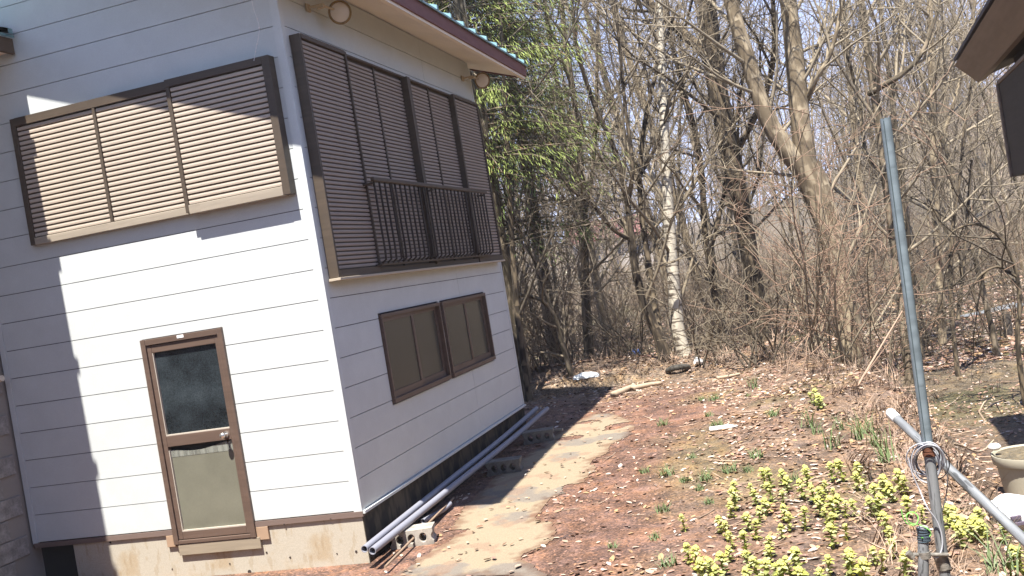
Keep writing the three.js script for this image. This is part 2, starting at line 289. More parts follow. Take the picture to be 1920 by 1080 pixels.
// soffits, fascia, roof of the house
{
  const zN = D, zF = RZ - D, sof = [];
  const quadBox = (x0, x1, z0, z1, th) => { const g = new THREE.BoxGeometry(1, th, z1 - z0); g.translate(0.5, 0, 0); const p = g.attributes.position; for (let i = 0; i < p.count; i++) { const t = p.getX(i), x = lerp(x0, x1, t); p.setXYZ(i, x, roofY(x) + p.getY(i) + th / 2, p.getZ(i) + (z0 + z1) / 2); } g.computeVertexNormals(); return metricUV(g); };
  mesh('soffit', [quadBox(-3.6, EX - 0.001, zF, zN - 0.03, 0.02)], M.soffit, house);
  mesh('fascia', [bx(EX, EX + 0.022, 4.565, 4.725, zF, zN)], M.fascia, house);
  mesh('soffit_trim', [bx(EX - 0.05, EX - 0.002, 4.535, 4.568, zF + 0.01, zN - 0.04)], M.soffit, house);
  const rake = (z0, z1) => { const sh = new THREE.Shape(); sh.moveTo(EX - 0.003, roofY(EX) - 0.02); sh.lineTo(EX - 0.003, roofY(EX) + 0.155); sh.lineTo(-3.6, roofY(-3.6) + 0.17); sh.lineTo(-3.6, roofY(-3.6) - 0.02); return metricUV(new THREE.ExtrudeGeometry(sh, { depth: z1 - z0, bevelEnabled: false }).translate(0, 0, z0)); };
  mesh('barge_board', [rake(zN - 0.028, zN)], M.fascia, house); mesh('barge_board', [rake(zF, zF + 0.028)], M.fascia, house);
  const sheet = (x0, x1, y, th) => { const g = new THREE.BoxGeometry(1, th, zN - zF + 0.08); g.translate(0.5, 0, 0); const p = g.attributes.position; for (let i = 0; i < p.count; i++) { const x = lerp(x0, x1, p.getX(i)); p.setXYZ(i, x, roofY(x) + y + p.getY(i), p.getZ(i) + (zN + zF) / 2); } g.computeVertexNormals(); return metricUV(g); };
  const roof = mesh('roof', [sheet(-3.6, EX + 0.05, 0.187, 0.022), (() => { const g = new THREE.BoxGeometry(7, 0.022, zN - zF + 0.08); g.rotateZ(Math.atan(PITCH)); g.translate(-3.6 - 3.27, roofY(-3.6) + 0.187 - 1.225, (zN + zF) / 2); return metricUV(g); })()], M.teal, house);
  for (let i = 0; i < 16; i++) {
    const z = 0.76 - i * 0.448 + 0.0; if (z < zF - 0.02) break;
    const g = new THREE.BoxGeometry(1, 0.05, 0.055); g.translate(0.5, 0, 0); const p = g.attributes.position; for (let q = 0; q < p.count; q++) { const x = lerp(-3.6, EX + 0.06, p.getX(q)); const top = p.getY(q) > 0; p.setXYZ(q, x, roofY(x) + 0.216 + p.getY(q), z + p.getZ(q) * (top ? 0.7 : 1)); } g.computeVertexNormals(); mesh('seam', metricUV(g), M.teal, roof);
  }
}
// wing that steps forward on the left: block wall, eave above
{
  const X = -3.5, w = mesh('wing_wall', [bx(X - 0.25, X - 0.012, -1.1, 4.6, -1.0, 6.4)], mat(0.28, 0.26, 0.23, { map: fine }), house);
  const blockG = [0, 1, 2].map((i) => metricUV(new RoundedBoxGeometry(0.03, 0.186, 0.386, 1, 0.006)));
  const r = rng(9);
  for (let row = 0; row < 13; row++) for (let c = 0; c < 6; c++) { const b = mesh('block', blockG[(row + c) % 3], M.block, w); b.position.set(X - 0.008 + r() * 0.003, -0.78 + row * 0.195, 0.24 + (row % 2) * 0.1975 + c * 0.395); }
  const roof = mesh('wing_roof', [(() => { const g = new THREE.BoxGeometry(1, 0.022, 6.6); g.translate(0.5, 0, 0); const p = g.attributes.position; for (let i = 0; i < p.count; i++) { const t = p.getX(i); p.setXYZ(i, lerp(-2.7, -5.2, t), 4.735 + 2.5 * t * PITCH + p.getY(i), p.getZ(i) + 3.32); } g.computeVertexNormals(); return metricUV(g); })()], M.teal, house);
  for (let i = 0; i < 15; i++) { const g = new THREE.BoxGeometry(1, 0.05, 0.055); g.translate(0.5, 0, 0); const p = g.attributes.position; for (let q = 0; q < p.count; q++) { const t = p.getX(q); p.setXYZ(q, lerp(-2.665, -5.2, t), 4.765 + 2.5 * t * PITCH + p.getY(q), p.getZ(q) + 0.1 + i * 0.448); } mesh('seam', metricUV(g), M.teal, roof); }
  mesh('fascia', [bx(-2.75, -2.725, 4.575, 4.72, 0.02, 6.6)], mat(0.13, 0.09, 0.06, { map: brushed }), house);
  mesh('soffit', [bx(-3.5, -2.751, 4.60, 4.62, 0.02, 6.6)], M.soffit, house);
  mesh('vent_pipe', [rod(V(-3.48, 1.60, 0.16), V(-3.36, 1.615, 0.16), 0.03), rod(V(-3.47, 1.60, 0.16), V(-3.472, 1.95, 0.16), 0.016)], mat(0.6, 0.55, 0.45), house);
}
// back door
{
  const d = mesh('back_door', [rbx(-1.905, -1.855, -0.14, 1.755, -0.07, 0.03, 0.004), rbx(-1.10, -1.05, -0.14, 1.755, -0.07, 0.03, 0.004), rbx(-1.8545, -1.1005, 1.70, 1.753, -0.07, 0.028, 0.004), rbx(-1.8545, -1.1005, -0.138, -0.105, -0.07, 0.03, 0.004)], M.doorFrame, house);
  mesh('door_leaf', [rbx(-1.853, -1.808, -0.10, 1.698, -0.035, 0.014, 0.004), rbx(-1.142, -1.102, -0.10, 1.698, -0.035, 0.014, 0.004), rbx(-1.8075, -1.1425, 1.625, 1.697, -0.035, 0.013, 0.004), rbx(-1.8075, -1.1425, 0.755, 0.855, -0.035, 0.013, 0.004), rbx(-1.8075, -1.1425, -0.10, -0.03, -0.035, 0.013, 0.004)], M.doorFrame, d);
  mesh('glazing_bead', [bx(-1.8075, -1.1425, 0.8552, 0.866, -0.02, 0.0115), bx(-1.8075, -1.1425, -0.0298, -0.018, -0.02, 0.0115), bx(-1.8077, -1.800, 0.867, 1.624, -0.02, 0.0105), bx(-1.8077, -1.800, -0.017, 0.72, -0.02, 0.0105)], mat(0.40, 0.36, 0.30), d);
  const fr = tex(256, (u, v) => grey(0.35 + 0.5 * fbm(u * 40, v * 40, 3, 40)), false);
  const gl = new THREE.MeshPhysicalMaterial({ color: new THREE.Color().setRGB(0.055, 0.072, 0.082), map: tex(512, (u, v) => { const a = 0.42 + 0.5 * fbm(u * 5 + 1, v * 5, 5, 5) + 0.25 * (vnoise(u * 150, v * 150, 150) - 0.5); return grey(a); }), roughness: 0.3, roughnessMap: fr, side: THREE.DoubleSide, bumpMap: fr, bumpScale: 0.0008 });
  mesh('upper_pane', bx(-1.81, -1.14, 0.85, 1.63, -0.018, -0.012), gl, d);
  // lower panel: sheet that has slipped at its top edge
  const sheet = (f, z, th, y0) => { const sh = new THREE.Shape(); sh.moveTo(-1.799, y0); sh.lineTo(-1.145, y0); for (let i = 0; i <= 20; i++) { const t = i / 20; sh.lineTo(lerp(-1.145, -1.799, t), f(1 - t)); } return metricUV(new THREE.ExtrudeGeometry(sh, { depth: th, bevelEnabled: false }).translate(0, 0, z)); };
  const top = (t) => 0.742 - 0.035 * Math.pow(Math.sin(Math.PI * Math.min(1, t * 1.15)), 1.2) - 0.02 * (1 - t);
  mesh('lower_panel', sheet(top, -0.016, 0.006, -0.02), mat(0.185, 0.185, 0.14, { map: tex(256, (u, v) => grey(0.88 + 0.12 * fbm(u * 5, v * 5, 4, 5) - 0.04 * vnoise(u * 120, v * 120, 120))), roughness: 0.4 }), d);
  mesh('panel_film', sheet(top, -0.0095, 0.002, 0.655), mat(0.42, 0.44, 0.38, { map: tex(256, (u, v) => grey(0.6 + 0.4 * fbm(u * 50, v * 6, 3, 0))), transparent: true, opacity: 0.55 }), d);
  mesh('panel_back', bx(-1.86, -1.10, -0.1, 1.69, -0.06, -0.045), M.black, d);
  const knob = mesh('door_knob', [new THREE.CylinderGeometry(0.028, 0.028, 0.012, 18).rotateX(Math.PI / 2).translate(-1.185, 0.805, 0.019), new THREE.CylinderGeometry(0.011, 0.011, 0.05, 12).rotateX(Math.PI / 2).translate(-1.185, 0.805, 0.04), new THREE.SphereGeometry(0.027, 18, 12).scale(1, 1, 0.8).translate(-1.185, 0.805, 0.075)], mat(0.75, 0.74, 0.7, { metalness: 0.9, roughness: 0.25 }), d);
  mesh('sticker', rbx(-1.51, -1.44, 1.722, 1.748, 0.028, 0.031, 0.001), M.white, d);
  mesh('door_sill', [rbx(-1.87, -1.02, -0.245, -0.142, -0.02, 0.022, 0.004)], mat(0.30, 0.25, 0.18, { map: brushed }), house);
  mesh('sill_bracket', [rbx(-1.99, -1.90, -0.16, -0.055, -0.01, 0.014, 0.003), rbx(-1.048, -0.93, -0.17, -0.055, -0.01, 0.014, 0.003)], mat(0.38, 0.26, 0.17, { map: streak }), house);
}
// louvred shutters: shared slat sections
const slatSec = (h, d) => { const s = new THREE.Shape(); s.moveTo(0, 0); s.lineTo(d * 0.9, h * 0.05); s.lineTo(d, h * 0.5); s.lineTo(d * 0.82, h * 0.95); s.lineTo(0, h); s.closePath(); return s; };
{
  // front (left face in the picture)
  const fr = (x0, x1, z) => [bx(x0, x1, 3.915, 3.975, 0.004, z), bx(x0, x1, 2.80, 2.872, 0.004, z)];
  const sF = mesh('front_shutters', [rbx(-2.875, -2.82, 2.795, 3.985, 0.003, 0.064, 0.003), bx(-2.8195, -1.155, 3.91, 3.985, 0.003, 0.068), bx(-1.152, -0.1855, 3.92, 3.985, 0.003, 0.107), rbx(-1.97, -1.94, 2.86, 3.909, 0.03, 0.066, 0.003), rbx(-1.155, -1.118, 2.80, 3.919, 0.003, 0.103, 0.003), bx(-0.185, -0.115, 2.79, 3.985, 0.003, 0.105)], M.bronze, house);
  mesh('shutter_sill', [rbx(-2.8195, -1.156, 2.79, 2.858, 0.003, 0.068, 0.004), rbx(-1.1175, -0.1855, 2.785, 2.865, 0.003, 0.108, 0.004)], M.bronzeLight, sF);
  mesh('shutter_backing', [bx(-2.82, -1.156, 2.858, 3.91, 0.004, 0.036), bx(-1.118, -0.186, 2.865, 3.92, 0.004, 0.076)], M.bronze, sF);
  const N = 23;
  for (const [x0, x1, y0, y1, zb] of [[-2.818, -1.972, 2.862, 3.908, 0.0365], [-1.938, -1.157, 2.862, 3.908, 0.0365], [-1.116, -0.188, 2.868, 3.918, 0.0765]]) {
    const p = (y1 - y0) / N, g = metricUV(new THREE.ExtrudeGeometry(slatSec(p * 0.69, 0.013), { depth: x1 - x0, bevelEnabled: false }).rotateY(-Math.PI / 2).rotateY(0).translate(0, 0, 0));
    g.computeBoundingBox(); const bb = g.boundingBox;
    for (let i = 0; i < N; i++) { const s = mesh('slat', g, M.slat, sF); s.position.set(x1 - bb.max.x, y0 + i * p + p * 0.1, zb); }
    if (x0 < -2) globalThis.slatBB = bb;
  }
}
{
  // side face: two shutter boxes, two pairs of louvred leaves, mullion
  const sR = mesh('side_shutters', [rbx(0.003, 0.10, 2.02, 4.165, -0.145, -0.11, 0.003), bx(0.003, 0.103, 4.13, 4.168, -1.02, -0.1452), bx(0.003, 0.103, 2.02, 2.085, -1.02, -0.1452), bx(0.003, 0.104, 2.02, 4.16, -1.045, -1.0205), rbx(0.003, 0.115, 2.05, 4.15, -2.66, -2.57, 0.003), bx(0.003, 0.104, 2.02, 4.165, -4.21, -4.16), bx(0.003, 0.103, 2.02, 4.165, -5.205, -5.165), bx(0.003, 0.103, 4.13, 4.168, -5.1645, -4.2105), bx(0.003, 0.103, 2.02, 2.085, -5.1645, -4.2105), bx(0.003, 0.07, 4.145, 4.163, -4.159, -1.046), bx(0.003, 0.09, 2.02, 2.07, -4.159, -1.046)], M.bronze, house);
  mesh('shutter_backing', [bx(0.004, 0.07, 2.085, 4.13, -1.02, -0.146), bx(0.004, 0.02, 2.07, 4.145, -2.569, -1.046), bx(0.004, 0.02, 2.07, 4.145, -4.159, -2.661), bx(0.004, 0.07, 2.085, 4.13, -5.164, -4.211)], M.bronze, sR);
  for (const z of [-1.825, -3.425]) mesh('stile', bx(0.0205, 0.046, 2.071, 4.144, z, z + 0.03), M.bronze, sR);
  mesh('shutter_sill', [rbx(0.003, 0.12, 1.995, 2.018, -5.23, -0.09, 0.003)], mat(0.42, 0.36, 0.27), sR);
  const N = 51;
  [[-1.019, -0.147, 0.0705, 1], [-1.794, -1.047, 0.0205, 1], [-2.568, -1.826, 0.0205, 1], [-3.394, -2.662, 0.0205, 0], [-4.158, -3.426, 0.0205, 0], [-5.163, -4.212, 0.0705, 0]].forEach(([z0, z1, xb, single]) => {
    const y0 = 2.09, y1 = 4.125, p = (y1 - y0) / N, sec = slatSec(p * 0.72, 0.015);
    const g = metricUV(new THREE.ExtrudeGeometry(sec, { depth: z1 - z0, bevelEnabled: false }));
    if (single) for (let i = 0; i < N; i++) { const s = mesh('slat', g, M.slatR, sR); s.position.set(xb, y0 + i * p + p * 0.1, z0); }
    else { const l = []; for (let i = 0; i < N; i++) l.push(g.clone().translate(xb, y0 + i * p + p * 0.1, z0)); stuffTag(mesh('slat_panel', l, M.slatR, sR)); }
  });
}
// balcony rail in front of the side shutters
{
  const r = mesh('window_railing', [rbx(0.185, 0.225, 2.885, 2.925, -4.55, -0.93, 0.008), rbx(0.12, 0.15, 2.085, 2.11, -4.5, -0.97, 0.005), rbx(0.003, 0.19, 2.86, 2.88, -1.0, -0.965, 0.004), rbx(0.1041, 0.19, 2.86, 2.88, -4.5, -4.465, 0.004), rbx(0.003, 0.13, 2.09, 2.105, -1.0, -0.965, 0.003), rbx(0.1161, 0.19, 2.86, 2.88, -2.64, -2.60, 0.004), rbx(0.1161, 0.125, 2.09, 2.105, -2.64, -2.60, 0.003)], M.bronze, house);
  const bg = pipeGeo([V(0.195, 2.885, 0), V(0.195, 2.5, 0), V(0.195, 2.2, 0), V(0.19, 2.135, 0), V(0.175, 2.11, 0), V(0.14, 2.10, 0)], 0.011, 12, 5);
  for (let i = 0; i < 28; i++) { const b = mesh('bar', bg, M.railing, r); b.position.z = -0.985 - i * 0.13; }
}
// two sliding windows low on the side face
for (const [z0, z1] of [[-2.665, -1.025], [-4.385, -2.755]]) {
  const y0 = 0.76, y1 = 1.625, w = mesh('window', [rbx(-0.05, 0.028, y1 - 0.035, y1, z0, z1, 0.003), rbx(-0.05, 0.03, y0, y0 + 0.045, z0, z1, 0.003), rbx(-0.05, 0.028, y0 + 0.0455, y1 - 0.0355, z0, z0 + 0.03, 0.003), rbx(-0.05, 0.028, y0 + 0.0455, y1 - 0.0355, z1 - 0.03, z1, 0.003)], M.doorFrame, house);
  const zm = (z0 + z1) / 2, glass = new THREE.MeshPhysicalMaterial({ color: new THREE.Color().setRGB(0.072, 0.068, 0.054), roughness: 0.22, side: THREE.DoubleSide });
  for (const [a, b, x] of [[zm - 0.03, z1 - 0.031, -0.005], [z0 + 0.031, zm + 0.03, -0.03]]) {
    const f = mesh('sash', [bx(x - 0.01, x + 0.012, y0 + 0.046, y0 + 0.11, a, b), bx(x - 0.01, x + 0.012, y1 - 0.075, y1 - 0.036, a, b), bx(x - 0.01, x + 0.0115, y0 + 0.1105, y1 - 0.0755, a, a + 0.055), bx(x - 0.01, x + 0.0115, y0 + 0.1105, y1 - 0.0755, b - 0.03, b)], M.doorFrame, w);
    mesh('pane', bx(x - 0.004, x + 0.002, y0 + 0.1, y1 - 0.07, a + 0.05, b - 0.025), glass, w);
  }
  mesh('room_back', bx(-0.16, -0.15, y0, y1, z0, z1), M.black, w);
}
// round floodlights under the eave
for (const [y, z, lab] of [[4.50, -0.80, 'round floodlight with rusty yellow rim on the near end of the wall under the eave'], [4.50, -5.22, 'round floodlight at the far end of the wall under the eave']]) {
  const t = thing('flood_lamp', lab, 'floodlight', [0.005, y, z], 0);
  mesh('bracket', [rbx(0, 0.02, -0.035, 0.035, 0.2, 0.28, 0.004), rod(V(0.02, 0, 0.24), V(0.12, 0.01, 0.2), 0.012), rod(V(0.12, 0.01, 0.2), V(0.17, -0.005, 0.02), 0.012), rbx(0.08, 0.15, -0.02, 0.02, 0.17, 0.215, 0.006)], mat(0.45, 0.36, 0.24, { map: fine }), t);
  const aim = V(0.62, -0.28, 0.85).normalize(), q = new THREE.Quaternion().setFromUnitVectors(V(0, 1, 0), aim);
  const put = (g) => g.applyQuaternion(q).translate(0.2, -0.03, -0.02);
  mesh('lamp_body', put(new THREE.LatheGeometry([[0.001, -0.13], [0.03, -0.128], [0.035, -0.09], [0.075, -0.05], [0.1, 0.0], [0.1, 0.012]].map((a) => new THREE.Vector2(...a)), 28)), mat(0.5, 0.42, 0.3, { map: fine }), t);
  mesh('rim', put(new THREE.TorusGeometry(0.1, 0.011, 8, 32).rotateX(Math.PI / 2).translate(0, 0.01, 0)), mat(0.42, 0.27, 0.10, { map: tex(128, (u, v) => grey(0.5 + 0.5 * fbm(u * 14, v * 14, 4, 14))) }), t);
  mesh('lens', put(new THREE.SphereGeometry(0.2, 28, 8, 0, 6.2832, 0, 0.5).translate(0, -0.167, 0)), mat(0.58, 0.5, 0.4, { roughness: 0.3 }), t);
}
// thread of cobweb hanging below the gable
{
  const p = [[470, -8], [476, 18], [483, 38], [486, 54], [484, 72], [480, 90], [476, 114]].map(([a, b]) => onZ(a, b, 0.16)), g = [pipeGeo(p, 0.0022, 30, 4)], r = rng(3);
  const c = new THREE.CatmullRomCurve3(p); for (let i = 0; i < 18; i++) g.push(new THREE.IcosahedronGeometry(0.003 + r() * 0.005, 0).translate(...c.getPoint(r()).toArray()));
  tag(mesh('cobweb_thread', g, mat(0.75, 0.73, 0.72)), 'thin white cobweb thread hanging in front of the gable wall', 'cobweb');
}

// ------------------------------------------------------------ neighbouring buildings
{
  // eave and upper wall of the brown building on the right
  const o = thing('brown_building', 'dark brown building whose eave juts in at the top right', 'building', [5.95, -0.9, -4.68], -0.066);
  const wood = mat(0.22, 0.172, 0.138, { map: brushed, roughness: 0.6 }), dark = mat(0.06, 0.052, 0.042, { map: brushed, roughness: 0.8 }), L = 9;
  const prism = (pts, z0, z1, m, n) => { const s = new THREE.Shape(pts.map((a) => new THREE.Vector2(...a))); return mesh(n, metricUV(new THREE.ExtrudeGeometry(s, { depth: z1 - z0, bevelEnabled: false }).translate(0, 0, z0)), m, o); };
  prism([[0, 4.24], [0.22, 4.0], [0.30, 4.02], [0.34, 4.30], [0.03, 4.27]], 0, L, wood, 'eave_board');
  prism([[0.31, 4.05], [0.62, 4.14], [0.62, 4.2], [0.335, 4.2]], 0.03, L, dark, 'soffit');
  prism([[0.0, 4.285], [4.5, 5.75], [4.5, 5.8], [0.0, 4.32]], -0.01, L, mat(0.09, 0.08, 0.075, { map: fine }), 'roof');
  prism([[0.5, 0.0], [4.2, 0.0], [4.2, 5.5], [0.5, 4.22]], 0.75, L - 0.1, dark, 'wall');
  mesh('shutter_box', [rbx(0.32, 0.499, 2.86, 3.86, 0.72, 4.0, 0.01)], dark, o);
  mesh('shutter_box_trim', [rbx(0.31, 0.499, 3.862, 3.90, 0.70, 4.0, 0.005), rbx(0.295, 0.3195, 2.86, 3.861, 0.705, 0.78, 0.005)], wood, o);
}
{
  // dark house behind the camera: closes the south side of the yard
  const o = thing('dark_house', 'dark timber house closing the south side of the yard', 'house', [2, -0.6, 10.2]);
  mesh('wall', bx(-9, 9, 0, 4.6, 0, 6), mat(0.09, 0.075, 0.06, { map: brushed }), o);
  const s = new THREE.Shape([[-0.5, 4.4], [3, 6.0], [6.5, 4.4], [6.5, 4.5], [3, 6.12], [-0.5, 4.5]].map((a) => new THREE.Vector2(...a)));
  mesh('roof', metricUV(new THREE.ExtrudeGeometry(s, { depth: 18.8, bevelEnabled: false }).rotateY(-Math.PI / 2).translate(9.4, 0, 0)), M.teal, o);
}
{
  // red-roofed house far back, glimpsed between the trunks
  const b = at(1150, 470, 84), o = thing('far_house', 'small house with faded red roof glimpsed between the trunks', 'house', [b.x, height(b.x, b.z) - 0.2, b.z], 0.3);
  mesh('wall', bx(-3.2, 3.2, 0, 2.7, -2, 2), mat(0.4, 0.36, 0.32), o);
  const s = new THREE.Shape([[-2.6, 2.6], [0, 4.2], [2.6, 2.6], [2.6, 2.75], [0, 4.4], [-2.6, 2.75]].map((a) => new THREE.Vector2(...a)));
  mesh('roof', metricUV(new THREE.ExtrudeGeometry(s, { depth: 7.2, bevelEnabled: false }).rotateY(Math.PI / 2).translate(-3.6, 0, 0)), mat(0.20, 0.085, 0.075), o);
  for (const x of [-1.8, 0.2, 1.9]) { const f = mesh('window', bx(x - 0.5, x + 0.5, 1.0, 2.0, 1.98, 2.04), mat(0.5, 0.5, 0.48), o); mesh('pane', bx(x - 0.42, x + 0.42, 1.08, 1.92, 2.041, 2.05), mat(0.05, 0.06, 0.08, { roughness: 0.2 }), f); }
}
// ------------------------------------------------------------ the wood behind
const barkTex = (c0, c1, seed, rough) => tex(256, (u, v) => { const a = fbm(u * 10 + seed, v * 5, 4, 0), b = fbm(u * 4 + seed, v * 3, 3, 0); const t = sm(0.35, 0.65, a) * rough + (1 - rough) * b; return c0.map((q, i) => lerp(q, c1[i], t)); });
const BK = {
  brown: mat(0.9, 0.9, 0.9, { map: barkTex([0.29, 0.26, 0.205], [0.55, 0.50, 0.42], 1, 0.8), roughness: 0.95 }),
  dark: mat(0.9, 0.9, 0.9, { map: barkTex([0.20, 0.17, 0.13], [0.46, 0.41, 0.33], 2, 0.9), roughness: 0.95 }),
  pale: mat(0.9, 0.9, 0.9, { map: barkTex([0.44, 0.40, 0.33], [0.70, 0.66, 0.57], 3, 0.8), roughness: 0.95 }),
  birch: mat(1, 1, 1, { map: tex(256, (u, v) => { const d = fbm(u * 3, v * 30, 3, 0), e = fbm(u * 6 + 4, v * 6, 4, 0); const t = sm(0.58, 0.68, d) * 0.8 + sm(0.6, 0.72, e) * 0.5; return [0.76, 0.73, 0.66].map((q, i) => lerp(q, [0.30, 0.26, 0.22][i], Math.min(1, t))); }), roughness: 0.8 }),
  twig: mat(0.205, 0.170, 0.118, { roughness: 0.95 }),
  twigPale: mat(0.26, 0.220, 0.155, { roughness: 0.95 }),
  twigDark: mat(0.105, 0.087, 0.062, { roughness: 0.95 }),
  twigRed: mat(0.29, 0.195, 0.135, { roughness: 0.95 }),
};
const turnFrom = (d, ang, az) => { const a = Math.abs(d.y) > 0.9 ? V(1, 0, 0) : V(0, 1, 0); const u = V(0, 0, 0).crossVectors(d, a).normalize(), w = V(0, 0, 0).crossVectors(d, u); return d.clone().multiplyScalar(Math.cos(ang)).addScaledVector(u, Math.sin(ang) * Math.cos(az)).addScaledVector(w, Math.sin(ang) * Math.sin(az)).normalize(); };
function walk(p, d, L, n, wig, up, r) { const pts = [p.clone()], q = p.clone(), e = d.clone(); for (let i = 0; i < n; i++) { e.x += (r() - 0.5) * wig; e.y += (r() - 0.5) * wig * 0.7 + up; e.z += (r() - 0.5) * wig; e.normalize(); q.addScaledVector(e, L / n); pts.push(q.clone()); } return pts; }
// a limb with side branches and twigs, added to the collector
function limb(T, p, d, L, r0, lvl, o, r) {
  const n = [7, 5, 4, 3][lvl], pts = walk(p, d, L, n, o.wig[lvl], o.up[lvl], r), rad = pts.map((_, i) => Math.max(o.min, r0 * Math.pow(1 - i / n, 0.8) + (lvl < 2 ? o.min : 0)));
  T.add(pts, rad, [7, 5, 4, 3][lvl]);
  if (lvl >= 3 || L < 0.25) return;
  const k = Math.max(1, Math.round(o.kids[lvl] * (0.7 + r() * 0.6)));
  for (let i = 0; i < k; i++) {
    const t = lerp(o.from[lvl], 1, (i + r()) / k), s = Math.min(n - 1, Math.floor(t * n)), q = pts[s].clone().lerp(pts[s + 1], t * n - s), e = pts[s + 1].clone().sub(pts[s]).normalize();
    limb(T, q, turnFrom(e, o.ang * (0.6 + r() * 0.7), r() * 6.283), L * lerp(0.62, 0.3, t) * (0.7 + r() * 0.6), Math.max(o.min, r0 * lerp(0.6, 0.35, t)), lvl + 1, o, r);
  }
}
const O = { wig: [0.25, 0.45, 0.6, 0.8], up: [0.06, 0.06, 0.04, 0.02], kids: [6, 6, 4, 0], from: [0.25, 0.2, 0.15], ang: 0.85, min: 0.0045 };
// proto trees for the depth of the wood
function woodTree(seed, H, r0, o, first = 0.25) {
  const r = rng(seed), tr = new Tubes(), br = new Tubes();
  const n = 12, pts = walk(V(0, -0.3, 0), V((r() - 0.5) * 0.16, 1, (r() - 0.5) * 0.16).normalize(), H, n, 0.13, 0.03, r), rad = pts.map((_, i) => r0 * (1.25 * Math.pow(1 - i / n, 0.75) + 0.05) * (i === 0 ? 1.3 : 1));
  tr.add(pts, rad, 8);
  const k = o.limbs;
  for (let i = 0; i < k; i++) { const t = lerp(first, 0.98, (i + r()) / k), s = Math.min(n - 1, Math.floor(t * n)), q = pts[s].clone().lerp(pts[s + 1], t * n - s); const e = turnFrom(V(0, 1, 0), o.spread * (0.7 + r() * 0.6), r() * 6.283); limb(br, q, e, H * lerp(0.36, 0.12, t) * (0.6 + r() * 0.7), rad[s] * 0.4, 1, o, r); }
  return [tr.geo(), br.geo(), br.tris];
}
const protoKinds = [
  [101, 13, 0.085, { ...O, limbs: 20, spread: 0.5 }, BK.brown, BK.twig], [102, 11, 0.06, { ...O, limbs: 18, spread: 0.42 }, BK.brown, BK.twig],
  [103, 15, 0.13, { ...O, limbs: 20, spread: 0.6, kids: [6, 6, 4, 0] }, BK.pale, BK.twigPale], [104, 9, 0.045, { ...O, limbs: 20, spread: 0.42 }, BK.dark, BK.twig],
  [105, 12, 0.075, { ...O, limbs: 18, spread: 0.5, wig: [0.3, 0.5, 0.7, 0.8] }, BK.pale, BK.twigPale], [106, 14, 0.11, { ...O, limbs: 22, spread: 0.65 }, BK.dark, BK.twigDark],
];
const treeLabels = ['bare slim tree with grey-brown trunk standing back in the wood', 'bare thin upright tree with brown bark deep in the wood', 'bare stout tree with pale bark back in the wood', 'bare whippy sapling with dark bark in the wood', 'bare crooked pale-barked tree back in the wood', 'bare dark-barked tree with wide limbs back in the wood'];
BK.pale.color.setRGB(0.85, 0.80, 0.74);
const protos = protoKinds.map((k, i) => { const [tg, bg] = woodTree(k[0], k[1], k[2] * 0.6, k[3], 0.16); return { tg, bg, tm: k[4], bm: k[5], label: treeLabels[i], group: ['slim grey-brown trees', 'thin brown trees', 'stout pale trees', 'dark saplings', 'crooked pale trees', 'dark wide-limbed trees'][i] + ' of the wood', src: null }; });
{
  const r = rng(2024);
  const spots = [];
  for (let i = 0; i < 70; i++) { const depth = 17.5 + Math.pow(i / 70, 1.1) * 30, px = 900 + ((i * 0.618034 + r() * 0.08) % 1) * 1090; const p = at(px, 600, depth); if ((depth < 21 && px > 1000 && px < 1640) || (depth < 30 && px >= 1640 && i % 3)) continue; spots.push([p.x, p.z, [0, 1, 1, 3, 3, 4, 5, 2][Math.floor(r() * 8)], r() * 6.28, 0.8 + r() * 0.5]); }
  for (const [x, z, k, turn, s] of spots) {
    const q = protos[k], pos = [x, height(x, z), z];
    if (!q.src) { const t = thing('bare_tree', q.label, 'tree', pos, turn, q.group); mesh('trunk', q.tg, q.tm, t); mesh('branches', q.bg, q.bm, t); t.scale.setScalar(s); q.src = t; }
    else dup(q.src, pos, turn, s);
  }
}
// trees one can single out, along the lines they take in the view
function traced(name, label, depth, stems, limbsAt, tm, bm, seed, o = O, spread = 0.9) {
  const r = rng(seed), base = stems[0][0], b0 = at(base[0], base[1], depth), t = thing(name, label, 'tree', [b0.x, height(b0.x, b0.z), b0.z]);
  const tr = new Tubes(), br = new Tubes(), off = t.position;
  stems.forEach((st, si) => {
    const P = st.map(([x, y, w, dd]) => at(x, y, depth + (dd ?? 0)).sub(off)), W = st.map((q) => q[2] / 1852.43 * depth / 2);
    if (si === 0) { P.unshift(V(P[0].x + (P[0].x - P[1].x) * 0.2, -0.4, P[0].z)); W.unshift(W[0] * 1.35); }
    const n = Math.max(10, P.length * 3), c = new THREE.CatmullRomCurve3(P, false, 'centripetal'), pts = [], rad = [];
    for (let i = 0; i <= n; i++) { const u = i / n, f = u * (P.length - 1), k = Math.min(P.length - 2, Math.floor(f)); pts.push(c.getPoint(u)); rad.push(lerp(W[k], W[k + 1], f - k) * (0.94 + 0.12 * r())); }
    tr.add(pts, rad, W[0] > 0.06 ? 12 : 7);
    const k = limbsAt[si] ?? 0;
    for (let i = 0; i < k; i++) { const u = lerp(0.3, 1, (i + r()) / k), j = Math.min(n - 1, Math.floor(u * n)); limb(br, pts[j], turnFrom(pts[j + 1].clone().sub(pts[j]).normalize(), spread * (0.6 + r() * 0.7), r() * 6.283), (0.8 + r() * 1.9) * (W[0] > 0.08 ? 1.5 : 1), Math.min(0.03, rad[j] * 0.45), 1, o, r); }
  });
  mesh('trunk', tr.geo(), tm, t); if (br.tris) mesh('branches', br.geo(), bm, t);
  return t;
}
